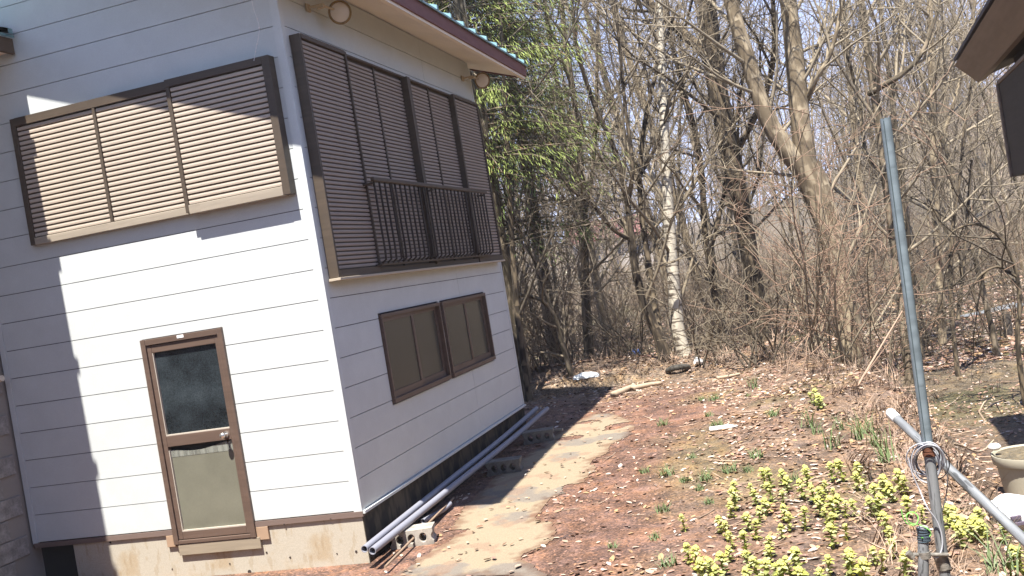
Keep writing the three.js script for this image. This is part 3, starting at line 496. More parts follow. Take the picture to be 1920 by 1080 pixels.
traced('dark_tree', 'tall dark mossy-barked tree with a thick limb reaching up left', 18.2, [
  [[1442, 690, 44], [1430, 640, 38], [1420, 580, 36], [1404, 470, 33], [1384, 360, 34], [1364, 260, 37], [1346, 170, 35], [1335, 90, 38], [1325, 0, 34], [1316, -110, 28]],
  [[1345, 130, 22], [1310, 88, 20, 0.3], [1280, 62, 20, 0.5], [1250, 35, 18, 0.7], [1205, -8, 16, 0.9], [1170, -60, 12, 1]],
  [[1372, 300, 13], [1400, 250, 12, -0.3], [1440, 160, 11, -0.5], [1452, 80, 10, -0.6], [1448, -20, 8, -0.6]]], [14, 6, 6], BK.dark, BK.twigDark, 31);
traced('pale_tree', 'big pale-barked tree leaning left and forking into two thick stems', 16.6, [
  [[1602, 715, 58], [1594, 640, 48], [1585, 560, 44], [1562, 450, 46], [1528, 350, 54], [1512, 310, 50]],
  [[1522, 340, 40], [1474, 280, 36], [1438, 220, 32], [1408, 130, 30], [1372, 10, 26], [1350, -90, 20]],
  [[1514, 320, 42], [1502, 240, 38], [1491, 120, 33], [1478, 0, 30], [1468, -110, 26]],
  [[1512, 190, 11], [1535, 140, 10, -0.4], [1552, 112, 9, -0.5], [1566, 72, 8, -0.6], [1580, 0, 7, -0.7]]], [5, 9, 9, 6], BK.pale, BK.twigPale, 32);
traced('birch_tree', 'slender white-barked birch standing among brown trees', 17.6, [
  [[1290, 690, 28], [1272, 620, 25], [1264, 540, 23], [1256, 430, 21], [1250, 330, 19], [1244, 200, 16], [1238, 60, 14], [1232, -90, 10]]], [12], BK.birch, BK.twig, 33, O, 0.6);
traced('forked_tree', 'bare tree at the crest that forks near the ground into spreading stems', 17.4, [
  [[1250, 700, 27], [1240, 645, 22], [1217, 592, 19], [1194, 520, 17], [1183, 440, 14], [1176, 380, 12], [1152, 280, 10], [1112, 190, 9], [1082, 90, 7], [1070, -30, 5]],
  [[1243, 655, 15], [1226, 570, 14, 0.4], [1214, 480, 12, 0.5], [1200, 370, 10, 0.6], [1206, 250, 9, 0.6], [1232, 130, 7, 0.6], [1270, 10, 5, 0.6]],
  [[1184, 450, 9], [1152, 432, 8, -0.2], [1112, 385, 7, -0.4], [1062, 345, 6, -0.6], [1020, 262, 4, -0.7]],
  [[1176, 390, 9], [1186, 320, 8, -0.3], [1172, 200, 7, -0.3], [1162, 90, 6, -0.4], [1148, -30, 4, -0.4]],
  [[1195, 340, 8, 0.5], [1240, 250, 7, 0.2], [1262, 170, 6, 0], [1310, 110, 4, 0]]], [12, 9, 6, 6, 5], BK.dark, BK.twig, 34);
traced('grey_tree', 'grey upright tree between the house and the forked tree', 19, [
  [[1106, 690, 22], [1102, 620, 19], [1097, 540, 17], [1096, 440, 15], [1090, 330, 14], [1078, 200, 12], [1058, 60, 10], [1048, -60, 8]], [[1094, 420, 9], [1110, 330, 8], [1118, 200, 7], [1120, 60, 5], [1124, -40, 4]]], [13, 8], BK.brown, BK.twig, 35);
traced('leaning_sapling', 'thin sapling leaning left at the bank behind the house', 17.3, [
  [[1071, 706, 11], [1056, 650, 9], [1036, 585, 8], [1010, 560, 7], [965, 552, 5]], [[1045, 610, 7], [1020, 540, 6], [985, 450, 5], [960, 400, 4], [940, 340, 3]]], [8, 9], BK.brown, BK.twig, 36);
traced('slim_tree', 'slim dark tree close behind the far corner of the house', 16.5, [
  [[984, 700, 14], [972, 600, 13], [962, 480, 11], [955, 360, 10], [948, 220, 9], [940, 60, 7], [936, -60, 5]]], [16], BK.dark, BK.twigDark, 37);
traced('twin_tree', 'grey-brown tree standing behind the bare pole with a pale limb to the right', 17, [
  [[1700, 650, 20], [1690, 560, 18], [1676, 450, 17], [1662, 340, 17], [1644, 200, 16], [1628, 100, 14], [1612, -20, 12], [1602, -110, 9]],
  [[1630, 176, 12], [1660, 158, 11, -0.3], [1690, 140, 10, -0.4], [1726, 104, 8, -0.5], [1752, 40, 6, -0.5], [1772, -30, 4, -0.5]],
  [[1660, 330, 9], [1625, 290, 8, 0.3], [1612, 190, 7, 0.5], [1590, 110, 6, 0.5], [1560, 20, 5, 0.5]]], [10, 8, 7], BK.brown, BK.twigPale, 38);
traced('straight_tree', 'straight grey tree right of the pole below the brown eave', 21, [
  [[1768, 660, 16], [1762, 520, 15], [1754, 380, 15], [1750, 250, 14], [1746, 100, 13], [1742, -60, 10]], [[1752, 300, 8], [1790, 190, 7], [1812, 100, 6], [1828, 0, 5]]], [12, 8], BK.pale, BK.twigPale, 39);
traced('right_sapling', 'thin dark double-stemmed sapling at the right edge of the clearing', 17, [
  [[1790, 650, 9], [1782, 540, 9], [1786, 430, 8], [1800, 330, 7], [1812, 210, 5], [1830, 120, 4]], [[1796, 600, 8], [1806, 500, 7, 0.3], [1814, 400, 6, 0.4], [1822, 300, 5, 0.4]]], [9, 8], BK.dark, BK.twigDark, 40);
traced('arched_sapling', 'sapling bent over in an arch low at the right', 14, [
  [[1908, 640, 9], [1912, 560, 8], [1900, 490, 7], [1870, 440, 6], [1830, 420, 5], [1790, 432, 4], [1760, 470, 3]], [[1908, 520, 6], [1870, 500, 5], [1835, 520, 4], [1812, 560, 3]]], [6, 5], BK.dark, BK.twigDark, 41);
traced('thin_tree', 'thin crooked tree between the birch and the dark tree', 18.5, [
  [[1352, 700, 16], [1345, 600, 14], [1336, 520, 13], [1322, 440, 12], [1316, 330, 11], [1300, 230, 9], [1268, 120, 7], [1250, 0, 5]], [[1330, 480, 8], [1352, 390, 8], [1375, 250, 6], [1398, 120, 5]]], [10, 8], BK.dark, BK.twig, 42);
// tangled bushes on the crest: many arching stems from one foot
function bush(seed, label, px, py, depth, H, n, m, lean = 0.8) {
  const r = rng(seed), p = at(px, py, depth), t = thing('tangled_bush', label, 'bush', [p.x, height(p.x, p.z) - 0.05, p.z]), st = new Tubes(), tw = new Tubes(), o = { ...O, wig: [0.4, 0.6, 0.8, 0.9], up: [-0.03, -0.05, -0.02, 0], min: 0.004, kids: [7, 6, 4, 0] };
  for (let i = 0; i < n; i++) { const a = r() * 6.28, d = V(Math.cos(a) * lean * r(), 1, Math.sin(a) * lean * r()).normalize(), L = H * (0.6 + r() * 0.6), pts = walk(V((r() - 0.5) * 0.7, 0, (r() - 0.5) * 0.5), d, L, 8, 0.35, -0.04, r), rad = pts.map((_, k) => lerp(0.017, 0.005, k / 8)); st.add(pts, rad, 5); for (let k = 0; k < 5; k++) { const s = 1 + Math.floor(r() * 7); limb(tw, pts[s], turnFrom(pts[s].clone().sub(pts[s - 1]).normalize(), 0.9, r() * 6.28), L * (0.18 + r() * 0.25), 0.007, 2, o, r); } }
  mesh('stems', stuffTagGeo(st), m[0], t).userData.kind = 'stuff'; mesh('twigs', tw.geo(), m[1], t).userData.kind = 'stuff'; return t;
}
function stuffTagGeo(t) { return t.geo(); }
const bushM = [BK.twig, BK.twigRed], bushD = [BK.twigDark, BK.twig];
bush(51, 'big tangled reddish bush in front of the pale leaning tree', 1545, 690, 14.9, 4.4, 19, bushM);
bush(52, 'tangled reddish bush at the crest left of the bare pole', 1645, 690, 15.3, 3.2, 12, bushM);
bush(53, 'low brown bush behind the crest below the dark tree', 1440, 690, 15.4, 2.2, 14, bushD);
bush(54, 'thin brown bush behind the crest below the birch', 1330, 690, 16.6, 1.8, 9, bushD);
bush(55, 'brown bush just behind the far corner of the house', 985, 690, 18.2, 2.0, 11, bushD);
bush(56, 'brown bush at the bank between the grey tree and the house', 1060, 690, 18.5, 2.2, 10, bushD);
bush(57, 'upright brown bush right of the pole at the clearing edge', 1735, 620, 21, 2.2, 9, bushD, 0.5);
bush(58, 'brown bush at the foot of the forked tree', 1170, 690, 18, 2.0, 9, bushD);
// undergrowth and far wood: nobody could count these
function instances(name, label, category, geo, m, list, colour) {
  const im = new THREE.InstancedMesh(geo, m, list.length), q = new THREE.Object3D(), c = new THREE.Color();
  list.forEach((l, i) => { q.position.set(l[0], l[1], l[2]); q.rotation.set(l[5] ?? 0, l[3], l[6] ?? 0); q.scale.setScalar(l[4]); q.updateMatrix(); im.setMatrixAt(i, q.matrix); if (colour) im.setColorAt(i, colour(c, i)); });
  im.name = numbered(name); im.castShadow = im.receiveShadow = true; im.userData = { label, category, kind: 'stuff' }; scene.add(im); return im;
}
{
  const r = rng(88), T = new Tubes(), o = { ...O, wig: [0.3, 0.6, 0.8, 0.9], min: 0.004, kids: [6, 5, 3, 0] };
  for (let i = 0; i < 12; i++) { const d = V((r() - 0.5) * 1.1, 1, (r() - 0.5) * 1.1).normalize(), p = V((r() - 0.5) * 1.6, 0, (r() - 0.5) * 1.6), L = 0.9 + r() * 1.6, pts = walk(p, d, L, 6, 0.4, 0, r); T.add(pts, pts.map((_, k) => lerp(0.011, 0.004, k / 6)), 4); for (let k = 0; k < 4; k++) limb(T, pts[1 + Math.floor(r() * 5)], turnFrom(d, 0.8, r() * 6.28), L * 0.4, 0.005, 2, o, r); }
  const list = []; for (let i = 0; i < 170; i++) { const depth = 18.5 + Math.pow(r(), 1.3) * 40, p = at(880 + r() * 1100, 600, depth); if (px(p.x, p.z)) continue;  list.push([p.x, height(p.x, p.z) - 0.05, p.z, r() * 6.28, 0.6 + r() * 0.8]); }
  function px(x, z) { return x > 4.5 + Math.max(0, -z - 10) * 0.12 && z > -30 && r() < 0.88; }
  instances('undergrowth', 'tangle of bare brown undergrowth between the trees', 'undergrowth', T.geo(), mat(1, 1, 1, { roughness: 0.95 }), list, (c) => { const v = 0.7 + r() * 0.6; return c.setRGB(0.185 * v, 0.14 * v, 0.095 * v); });
}
{
  const r = rng(99), lo = { ...O, kids: [5, 4, 2, 0], limbs: 16, spread: 0.7, min: 0.011 };
  for (const [k, n] of [[0, 45], [1, 60]]) {
    const rr = rng(600 + k), T = new Tubes(), pts = walk(V(0, -0.5, 0), V(0, 1, 0), 14, 9, 0.12, 0.03, rr); T.add(pts, pts.map((_, i) => 0.12 * (1 - i / 9.5)), 5);
    for (let i = 0; i < 20; i++) { const t = lerp(0.12, 0.97, i / 20), s = Math.min(8, Math.floor(t * 9)); limb(T, pts[s], turnFrom(V(0, 1, 0), 0.7 * (0.7 + rr() * 0.6), rr() * 6.28), 14 * lerp(0.32, 0.1, t), 0.035, 1, lo, rr); }
    const list = []; for (let i = 0; i < n; i++) { const depth = 48 + Math.pow(r(), 0.8) * 100, p = at(860 + r() * 1200, 560, depth); list.push([p.x, height(p.x, p.z), p.z, r() * 6.28, 0.7 + r() * 0.6]); }
    instances('far_wood', k ? 'far pale bare trees covering the hillside' : 'far bare trees massed at the back of the wood', 'wood', T.geo(), mat(1, 1, 1, { roughness: 0.95 }), list, (c) => { const v = 0.75 + r() * 0.5; return k ? c.setRGB(0.27 * v, 0.215 * v, 0.165 * v) : c.setRGB(0.20 * v, 0.16 * v, 0.12 * v); });
  }
}
// conifers beyond the house
function conifer(label, px, depth, H, seed, bright, y0) {
  const r = rng(seed), b = at(px, 600, depth), t = thing('conifer_tree', label, 'tree', [b.x, height(b.x, b.z), b.z]);
  const tr = new Tubes(), P = [], N = [], C = [], I = [];
  tr.add([V(0, -0.3, 0), V(0.05, H * 0.4, 0), V(0, H * 0.8, 0.05), V(0, H, 0)], [0.17, 0.12, 0.06, 0.01], 9);
  const leaf = (p, d, L, w, c) => { const u = V(r() - 0.5, r() - 0.5, r() - 0.5).cross(d).normalize().multiplyScalar(w), k = P.length / 3, e = p.clone().addScaledVector(d, L), m = p.clone().addScaledVector(d, L * 0.45); for (const q of [p, m.clone().add(u), m.clone().sub(u), e]) P.push(q.x, q.y, q.z); const nn = V(p.x * 0.3, 0.9, p.z * 0.3).normalize(); for (let i = 0; i < 4; i++) { N.push(nn.x, nn.y, nn.z); C.push(...c); } I.push(k, k + 1, k + 2, k + 1, k + 3, k + 2); };
  for (let y = H * y0; y < H * 0.98; y += 0.2) {
    const nb = 5; for (let i = 0; i < nb; i++) {
      if (r() < 0.12) continue;
      const a = r() * 6.28, L = (1 - y / H) * 2.3 + 0.5 + r() * 0.6, dir = V(Math.cos(a), 0.25 - r() * 0.3, Math.sin(a)).normalize(), pts = walk(V(0, y, 0), dir, L, 5, 0.2, -0.09, r); tr.add(pts, pts.map((_, k) => lerp(0.02, 0.005, k / 5)), 4);
      const tone = 0.6 + r() * 0.75;
      for (let k = 0; k < 230; k++) { const f = 0.8 + r() * 4.2, s = Math.min(4, Math.floor(f)), q = pts[s].clone().lerp(pts[s + 1], f - s); q.x += (r() - 0.5) * 0.42; q.y += (r() - 0.6) * 0.28; q.z += (r() - 0.5) * 0.42; const d = V(dir.x * 0.6 + (r() - 0.5), -0.55 - r() * 0.5, dir.z * 0.6 + (r() - 0.5)).normalize(); const g = tone * (0.75 + r() * 0.5); leaf(q, d, 0.07 + r() * 0.10, 0.0035 + r() * 0.004, r() < 0.05 ? [0.16, 0.085, 0.035] : [bright[0] * g, bright[1] * g, bright[2] * g]); }
    }
  }
  const g = new THREE.BufferGeometry(); g.setAttribute('position', new THREE.Float32BufferAttribute(P, 3)); g.setAttribute('normal', new THREE.Float32BufferAttribute(N, 3)); g.setAttribute('color', new THREE.Float32BufferAttribute(C, 3)); g.setIndex(I);
  mesh('trunk', tr.geo(), BK.brown, t);
  mesh('crown', g, new THREE.MeshStandardMaterial({ vertexColors: true, roughness: 0.9, side: THREE.DoubleSide }), t).userData.kind = 'stuff';
}
conifer('yellow-green conifer rising behind the house roof, nearest of the evergreens', 955, 16.8, 13, 71, [0.19, 0.24, 0.06], 0.3);
conifer('darker green conifer just behind the far wall of the house', 930, 18.5, 9.5, 72, [0.10, 0.145, 0.04], 0.26);
conifer('small yellow-green conifer seen right of the house eave', 1030, 21, 14.5, 73, [0.18, 0.23, 0.06], 0.36);
scene.fog = new THREE.FogExp2(new THREE.Color(0.66, 0.67, 0.72), 0.0007);

// ------------------------------------------------------------ things along the wall
{
  const y = -0.29;
  const pg = (a, b, r, n = 22) => { const o = []; const c = new THREE.CatmullRomCurve3([a, a.clone().lerp(b, 0.35).add(V(0, -0.008, 0)), a.clone().lerp(b, 0.7).add(V(0.01, -0.012, 0)), b]); o.push(new THREE.TubeGeometry(c, n, r, 14)); o.push(new THREE.TubeGeometry(c, n, r * 0.84, 14)); const d = c.getTangent(0), q = new THREE.Quaternion().setFromUnitVectors(V(0, 0, 1), d); o.push(new THREE.RingGeometry(r * 0.84, r, 18).applyQuaternion(q).translate(a.x, a.y, a.z)); return o; };
  tag(mesh('pvc_pipe', pg(V(0.075, -0.275, 0.22), V(0.085, -0.13, -5.7), 0.031), M.pvc), 'long grey plastic pipe nearest the foundation wall', 'pipe', null);
  tag(mesh('pvc_pipe', pg(V(0.165, -0.285, 0.26), V(0.225, -0.16, -5.75), 0.033), M.pvc), 'long grey plastic pipe lying outermost of the pair along the foundation', 'pipe', null);
  const P = (px, py) => { const g = ground(px, py); return g; };
  const a = P(795, 990), b = P(846, 956); tag(mesh('pvc_pipe', pg(V(a.x, a.y + 0.06, a.z), V(b.x, b.y + 0.06, b.z), 0.024, 6), M.pvc), 'short grey pipe offcut behind the hollow concrete block', 'pipe');
  const a2 = P(1000, 820), b2 = P(1045, 808); tag(mesh('wood_offcut', [rbx(-0.02, 0.02, 0, 0.03, -0.28, 0.28, 0.005).rotateY(1.25).translate((a2.x + b2.x) / 2, (a2.y + b2.y) / 2 + 0.03, (a2.z + b2.z) / 2)], mat(0.33, 0.29, 0.23, { map: brushed })), 'short pale board lying in the shade by the pipe ends', 'board');
  tag(mesh('wood_strip', [rod(V(0.30, -0.40, 0.35), V(0.19, -0.36, -1.7), 0.012, 6)], mat(0.30, 0.21, 0.14, { map: brushed })), 'thin brown wooden strip leaning under the pipes', 'strip');
  // hollow concrete blocks
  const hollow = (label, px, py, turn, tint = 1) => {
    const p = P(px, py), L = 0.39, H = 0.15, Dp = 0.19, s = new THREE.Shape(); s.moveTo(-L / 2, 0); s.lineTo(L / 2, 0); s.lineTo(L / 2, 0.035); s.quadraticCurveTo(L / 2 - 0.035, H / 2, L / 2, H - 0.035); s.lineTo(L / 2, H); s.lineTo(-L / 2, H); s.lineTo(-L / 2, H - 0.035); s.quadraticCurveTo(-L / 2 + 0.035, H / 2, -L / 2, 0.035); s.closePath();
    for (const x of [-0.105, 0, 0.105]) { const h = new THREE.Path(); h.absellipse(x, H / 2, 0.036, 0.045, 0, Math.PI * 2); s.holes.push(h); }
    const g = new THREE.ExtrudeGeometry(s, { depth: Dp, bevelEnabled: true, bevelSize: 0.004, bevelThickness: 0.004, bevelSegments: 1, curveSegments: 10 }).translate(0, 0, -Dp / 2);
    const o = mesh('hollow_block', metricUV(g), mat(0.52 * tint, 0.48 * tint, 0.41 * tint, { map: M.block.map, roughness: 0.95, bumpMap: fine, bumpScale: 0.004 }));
    o.position.set(p.x, p.y - 0.005, p.z); o.rotation.y = turn; return tag(o, label, 'concrete block');
  };
  hollow('sunlit hollow concrete block under the near end of the pipes', 777, 1020, 0.22);
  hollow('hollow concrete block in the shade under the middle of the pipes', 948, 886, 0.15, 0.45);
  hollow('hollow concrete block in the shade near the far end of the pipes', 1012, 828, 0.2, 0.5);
}
// ------------------------------------------------------------ pole, rail pipe, cable
{
  const t = thing('steel_pole', 'tall grey-blue steel pole with slotted upper length and rusty joint', 'pole');
  const top = at(1660, 222, 4.5), mid = at(1741, 842, 4.5), bot = at(1767, 1040, 4.5), foot = V(0, 0, 0).copy(bot).sub(mid).normalize().multiplyScalar(0.95).add(bot);
  const d = mid.clone().sub(top).normalize(), q = new THREE.Quaternion().setFromUnitVectors(V(0, -1, 0), d), Lu = top.distanceTo(mid);
  // upper length: lipped channel with an open slot facing the yard
  const s = new THREE.Shape(), R = 0.0235, sl = 0.12; s.absarc(0, 0, R, sl, Math.PI * 2 - sl, false); s.absarc(0, 0, R - 0.003, Math.PI * 2 - sl, sl, true); s.closePath();
  const ch = new THREE.ExtrudeGeometry(s, { depth: Lu, bevelEnabled: false, curveSegments: 24 }); ch.rotateZ(2.05).rotateX(Math.PI / 2);
  ch.applyQuaternion(q).translate(top.x, top.y, top.z); mesh('channel_pole', metricUV(ch), M.galvBlue, t);
  mesh('channel_core', rod(top.clone().addScaledVector(d, 0.01), mid, 0.0185), mat(0.06, 0.085, 0.095), t);
  mesh('lower_pole', rod(mid, foot, 0.0243, 20), M.galv, t);
  mesh('joint', [rod(mid.clone().addScaledVector(d, -0.012), mid.clone().addScaledVector(d, 0.008), 0.0275, 20), rod(mid.clone().addScaledVector(d, 0.014), mid.clone().addScaledVector(d, 0.032), 0.0275, 20), rod(mid.clone().addScaledVector(d, -0.01), mid.clone().addScaledVector(d, 0.03), 0.0258, 20)], M.rust, t);
  // clamp pair at the bottom
  const cl = at(1740, 1042, 4.47);
  mesh('clamp', [rod(at(1762, 1038, 4.5), at(1771, 1066, 4.5), 0.031, 16), rod(at(1732, 1034, 4.46), at(1734, 1046, 4.46), 0.028, 16), rod(at(1706, 1040, 4.46), at(1778, 1040, 4.46), 0.009, 8), rod(at(1702, 1036, 4.46), at(1712, 1046, 4.46), 0.016, 6), rod(at(1726, 1040, 4.47), at(1738, 1043, 4.47), 0.021, 8)], mat(0.46, 0.43, 0.37, { metalness: 0.4, roughness: 0.5, map: M.rust.map }), t);
}
{
  const t = thing('steel_stub', 'grey steel pipe stub at the pole foot, its head wrapped in dark tape', 'pipe');
  const a = at(1731, 990, 4.46), b = at(1735, 1040, 4.46), c = at(1732, 1160, 4.46);
  mesh('pipe', rod(a, c, 0.0235, 18), M.galv, t);
  const u = b.clone().sub(a).normalize(), seg = []; const r = rng(6); for (let i = 0; i < 9; i++) { const p = a.clone().addScaledVector(u, 0.004 + i * 0.007); seg.push(new THREE.TorusGeometry(0.0245 + r() * 0.002, 0.004, 5, 18).applyQuaternion(new THREE.Quaternion().setFromUnitVectors(V(0, 0, 1), u.clone().add(V((r() - 0.5) * 0.3, 0, (r() - 0.5) * 0.3)).normalize())).translate(p.x, p.y, p.z)); }
  mesh('tape', seg, mat(0.035, 0.055, 0.07), t);
  mesh('cap', [new THREE.SphereGeometry(0.024, 14, 8).scale(1, 0.5, 1).translate(a.x, a.y, a.z)], mat(0.25, 0.24, 0.26), t);
  const gp = [[1690, 955], [1694, 972], [1702, 982], [1716, 984], [1722, 970], [1712, 960], [1700, 966], [1706, 980], [1724, 984], [1740, 992], [1746, 1002], [1736, 1010], [1728, 1008]].map(([x, y], i) => at(x, y, 4.43 + (i % 3) * 0.006));
  tag(mesh('green_cord', pipeGeo(gp, 0.0026, 60, 6), mat(0.22, 0.62, 0.12)), 'bright green cord looped beside the wrapped pipe stub', 'cord');
}
{
  const t = thing('rail_pipe', 'sloping grey rail pipe with a white end passing behind the pole', 'pipe');
  const a = at(1674, 778, 5.1), b = at(1955, 1045, 3.95);
  mesh('pipe', rod(a, b, 0.0225, 20), M.galv, t);
  const u = b.clone().sub(a).normalize(); mesh('end_cap', [rod(a.clone().addScaledVector(u, -0.02), a.clone().addScaledVector(u, 0.05), 0.0255, 18), new THREE.SphereGeometry(0.0255, 16, 8).translate(a.x - u.x * 0.02, a.y - u.y * 0.02, a.z - u.z * 0.02)], mat(0.72, 0.71, 0.69), t);
}
{
  const c0 = at(1738, 848, 4.5), r = rng(14), right = V(1, 0, 0).applyQuaternion(camera.quaternion), up = V(0, 1, 0), fw = V(0, 0, -1).applyQuaternion(camera.quaternion);
  const t = thing('cable_coil', 'hank of grey and black cable hung round the pole at the rusty joint', 'cable', c0.toArray());
  const loop = (rx, ry, dx, dy, tilt, n = 26) => { const p = []; for (let i = 0; i < n; i++) { const a = i / n * 6.2832; p.push(right.clone().multiplyScalar(dx + Math.cos(a) * rx).addScaledVector(up, dy + Math.sin(a) * ry).addScaledVector(fw, -Math.cos(a * 1 + tilt) * 0.026 - Math.sin(a) * 0.036)); } return pipeGeo(p, 0.0029, 60, 6, true); };
  const cols = [[0.46, 0.47, 0.5], [0.40, 0.42, 0.45], [0.05, 0.05, 0.055]];
  for (let i = 0; i < 8; i++) mesh('cable_loop', loop(0.036 + r() * 0.046, 0.07 + r() * 0.03, -0.016 + r() * 0.026, -0.03 - r() * 0.025, r() * 2.4 - 1.2), mat(...cols[i < 4 ? 0 : i < 6 ? 1 : 2], { roughness: 0.5 }), t);
  const tail = [[1703, 858], [1712, 892], [1724, 918], [1738, 950], [1757, 978], [1766, 1005], [1766, 1030], [1757, 1046], [1748, 1040]].map(([x, y], i) => at(x, y, i < 3 ? 4.5 : 4.46).sub(c0)); mesh('cable_tail', pipeGeo(tail, 0.0036, 50, 6), mat(0.42, 0.43, 0.46, { roughness: 0.5 }), t);
  const tail2 = [[1774, 858], [1777, 900], [1772, 940], [1764, 968], [1762, 1000], [1764, 1030]].map(([x, y], i) => at(x, y, 4.55).sub(c0)); mesh('cable_tail', pipeGeo(tail2, 0.0028, 40, 6), mat(0.08, 0.08, 0.085, { roughness: 0.5 }), t);
}
// ------------------------------------------------------------ clearing on the right
{
  const p = ground(1944, 938), t = thing('planter_tub', 'beige plastic tub half full of dry matter standing at the right edge', 'tub', [p.x, p.y - 0.02, p.z]);
  const R = 0.29, H = 0.46; mesh('tub', new THREE.LatheGeometry([[0.001, 0.01], [R * 0.8, 0.0], [R * 0.82, 0.02], [R * 0.97, H - 0.09], [R * 0.98, H - 0.085], [R * 1.06, H - 0.08], [R * 1.09, H], [R * 1.04, H], [R * 0.95, H - 0.06], [R * 0.80, 0.05], [0.001, 0.04]].map((a) => new THREE.Vector2(...a)), 44), mat(0.47, 0.44, 0.34, { map: fine, roughness: 0.6 }), t);
  mesh('fill', new THREE.CircleGeometry(R * 0.95, 32).rotateX(-Math.PI / 2).translate(0, H - 0.008, 0), mat(0.42, 0.36, 0.24, { map: litterTex }), t);
  mesh('handle', pipeGeo([V(R * 1.07, H - 0.02, 0), V(0.2, H + 0.1, 0.12), V(0.05, H + 0.12, 0.2), V(-0.05, H - 0.03, R * 1.05)], 0.006, 20, 6), mat(0.3, 0.29, 0.27), t);
  const w = at(1865, 838, p.distanceTo(camera.position) * 0.985 / ray(1865, 838).length()); tag(mesh('white_tag', new THREE.IcosahedronGeometry(0.05, 2).scale(1.1, 0.7, 0.8).translate(w.x, w.y, w.z), mat(0.8, 0.79, 0.76)), 'crumpled white tissue caught on the rim of the tub', 'tissue');
}
function crumple(seed, rx, ry, rz, amp = 0.3) { const g = new THREE.IcosahedronGeometry(1, 4), p = g.attributes.position; for (let i = 0; i < p.count; i++) { const x = p.getX(i), y = p.getY(i), z = p.getZ(i), f = 1 + amp * (fbm(x * 2.2 + seed, y * 2.2 + z * 1.7 + seed * 2, 4) - 0.5) * 2; p.setXYZ(i, x * f * rx, Math.max(-0.25, y * f) * ry, z * f * rz); } g.computeVertexNormals(); return g; }
{
  const p = ground(1905, 985), t = thing('plastic_bag', 'white plastic sack with dark print lying at the right edge', 'sack', [p.x, p.y + 0.05, p.z]); t.rotation.y = 0.3;
  mesh('sack', crumple(3, 0.24, 0.20, 0.20, 0.28), mat(0.8, 0.8, 0.79, { roughness: 0.5 }), t);
  mesh('print', [rbx(-0.13, -0.05, 0.06, 0.085, 0.19, 0.215, 0.002), rbx(-0.11, -0.02, 0.01, 0.035, 0.195, 0.222, 0.002)], mat(0.12, 0.1, 0.14), t);
  const q = ground(1918, 965); tag(mesh('blue_wrapper', crumple(9, 0.07, 0.06, 0.06).translate(q.x + 0.1, q.y + 0.12, q.z), mat(0.10, 0.12, 0.34)), 'blue wrapper behind the white sack at the right edge', 'wrapper');
}
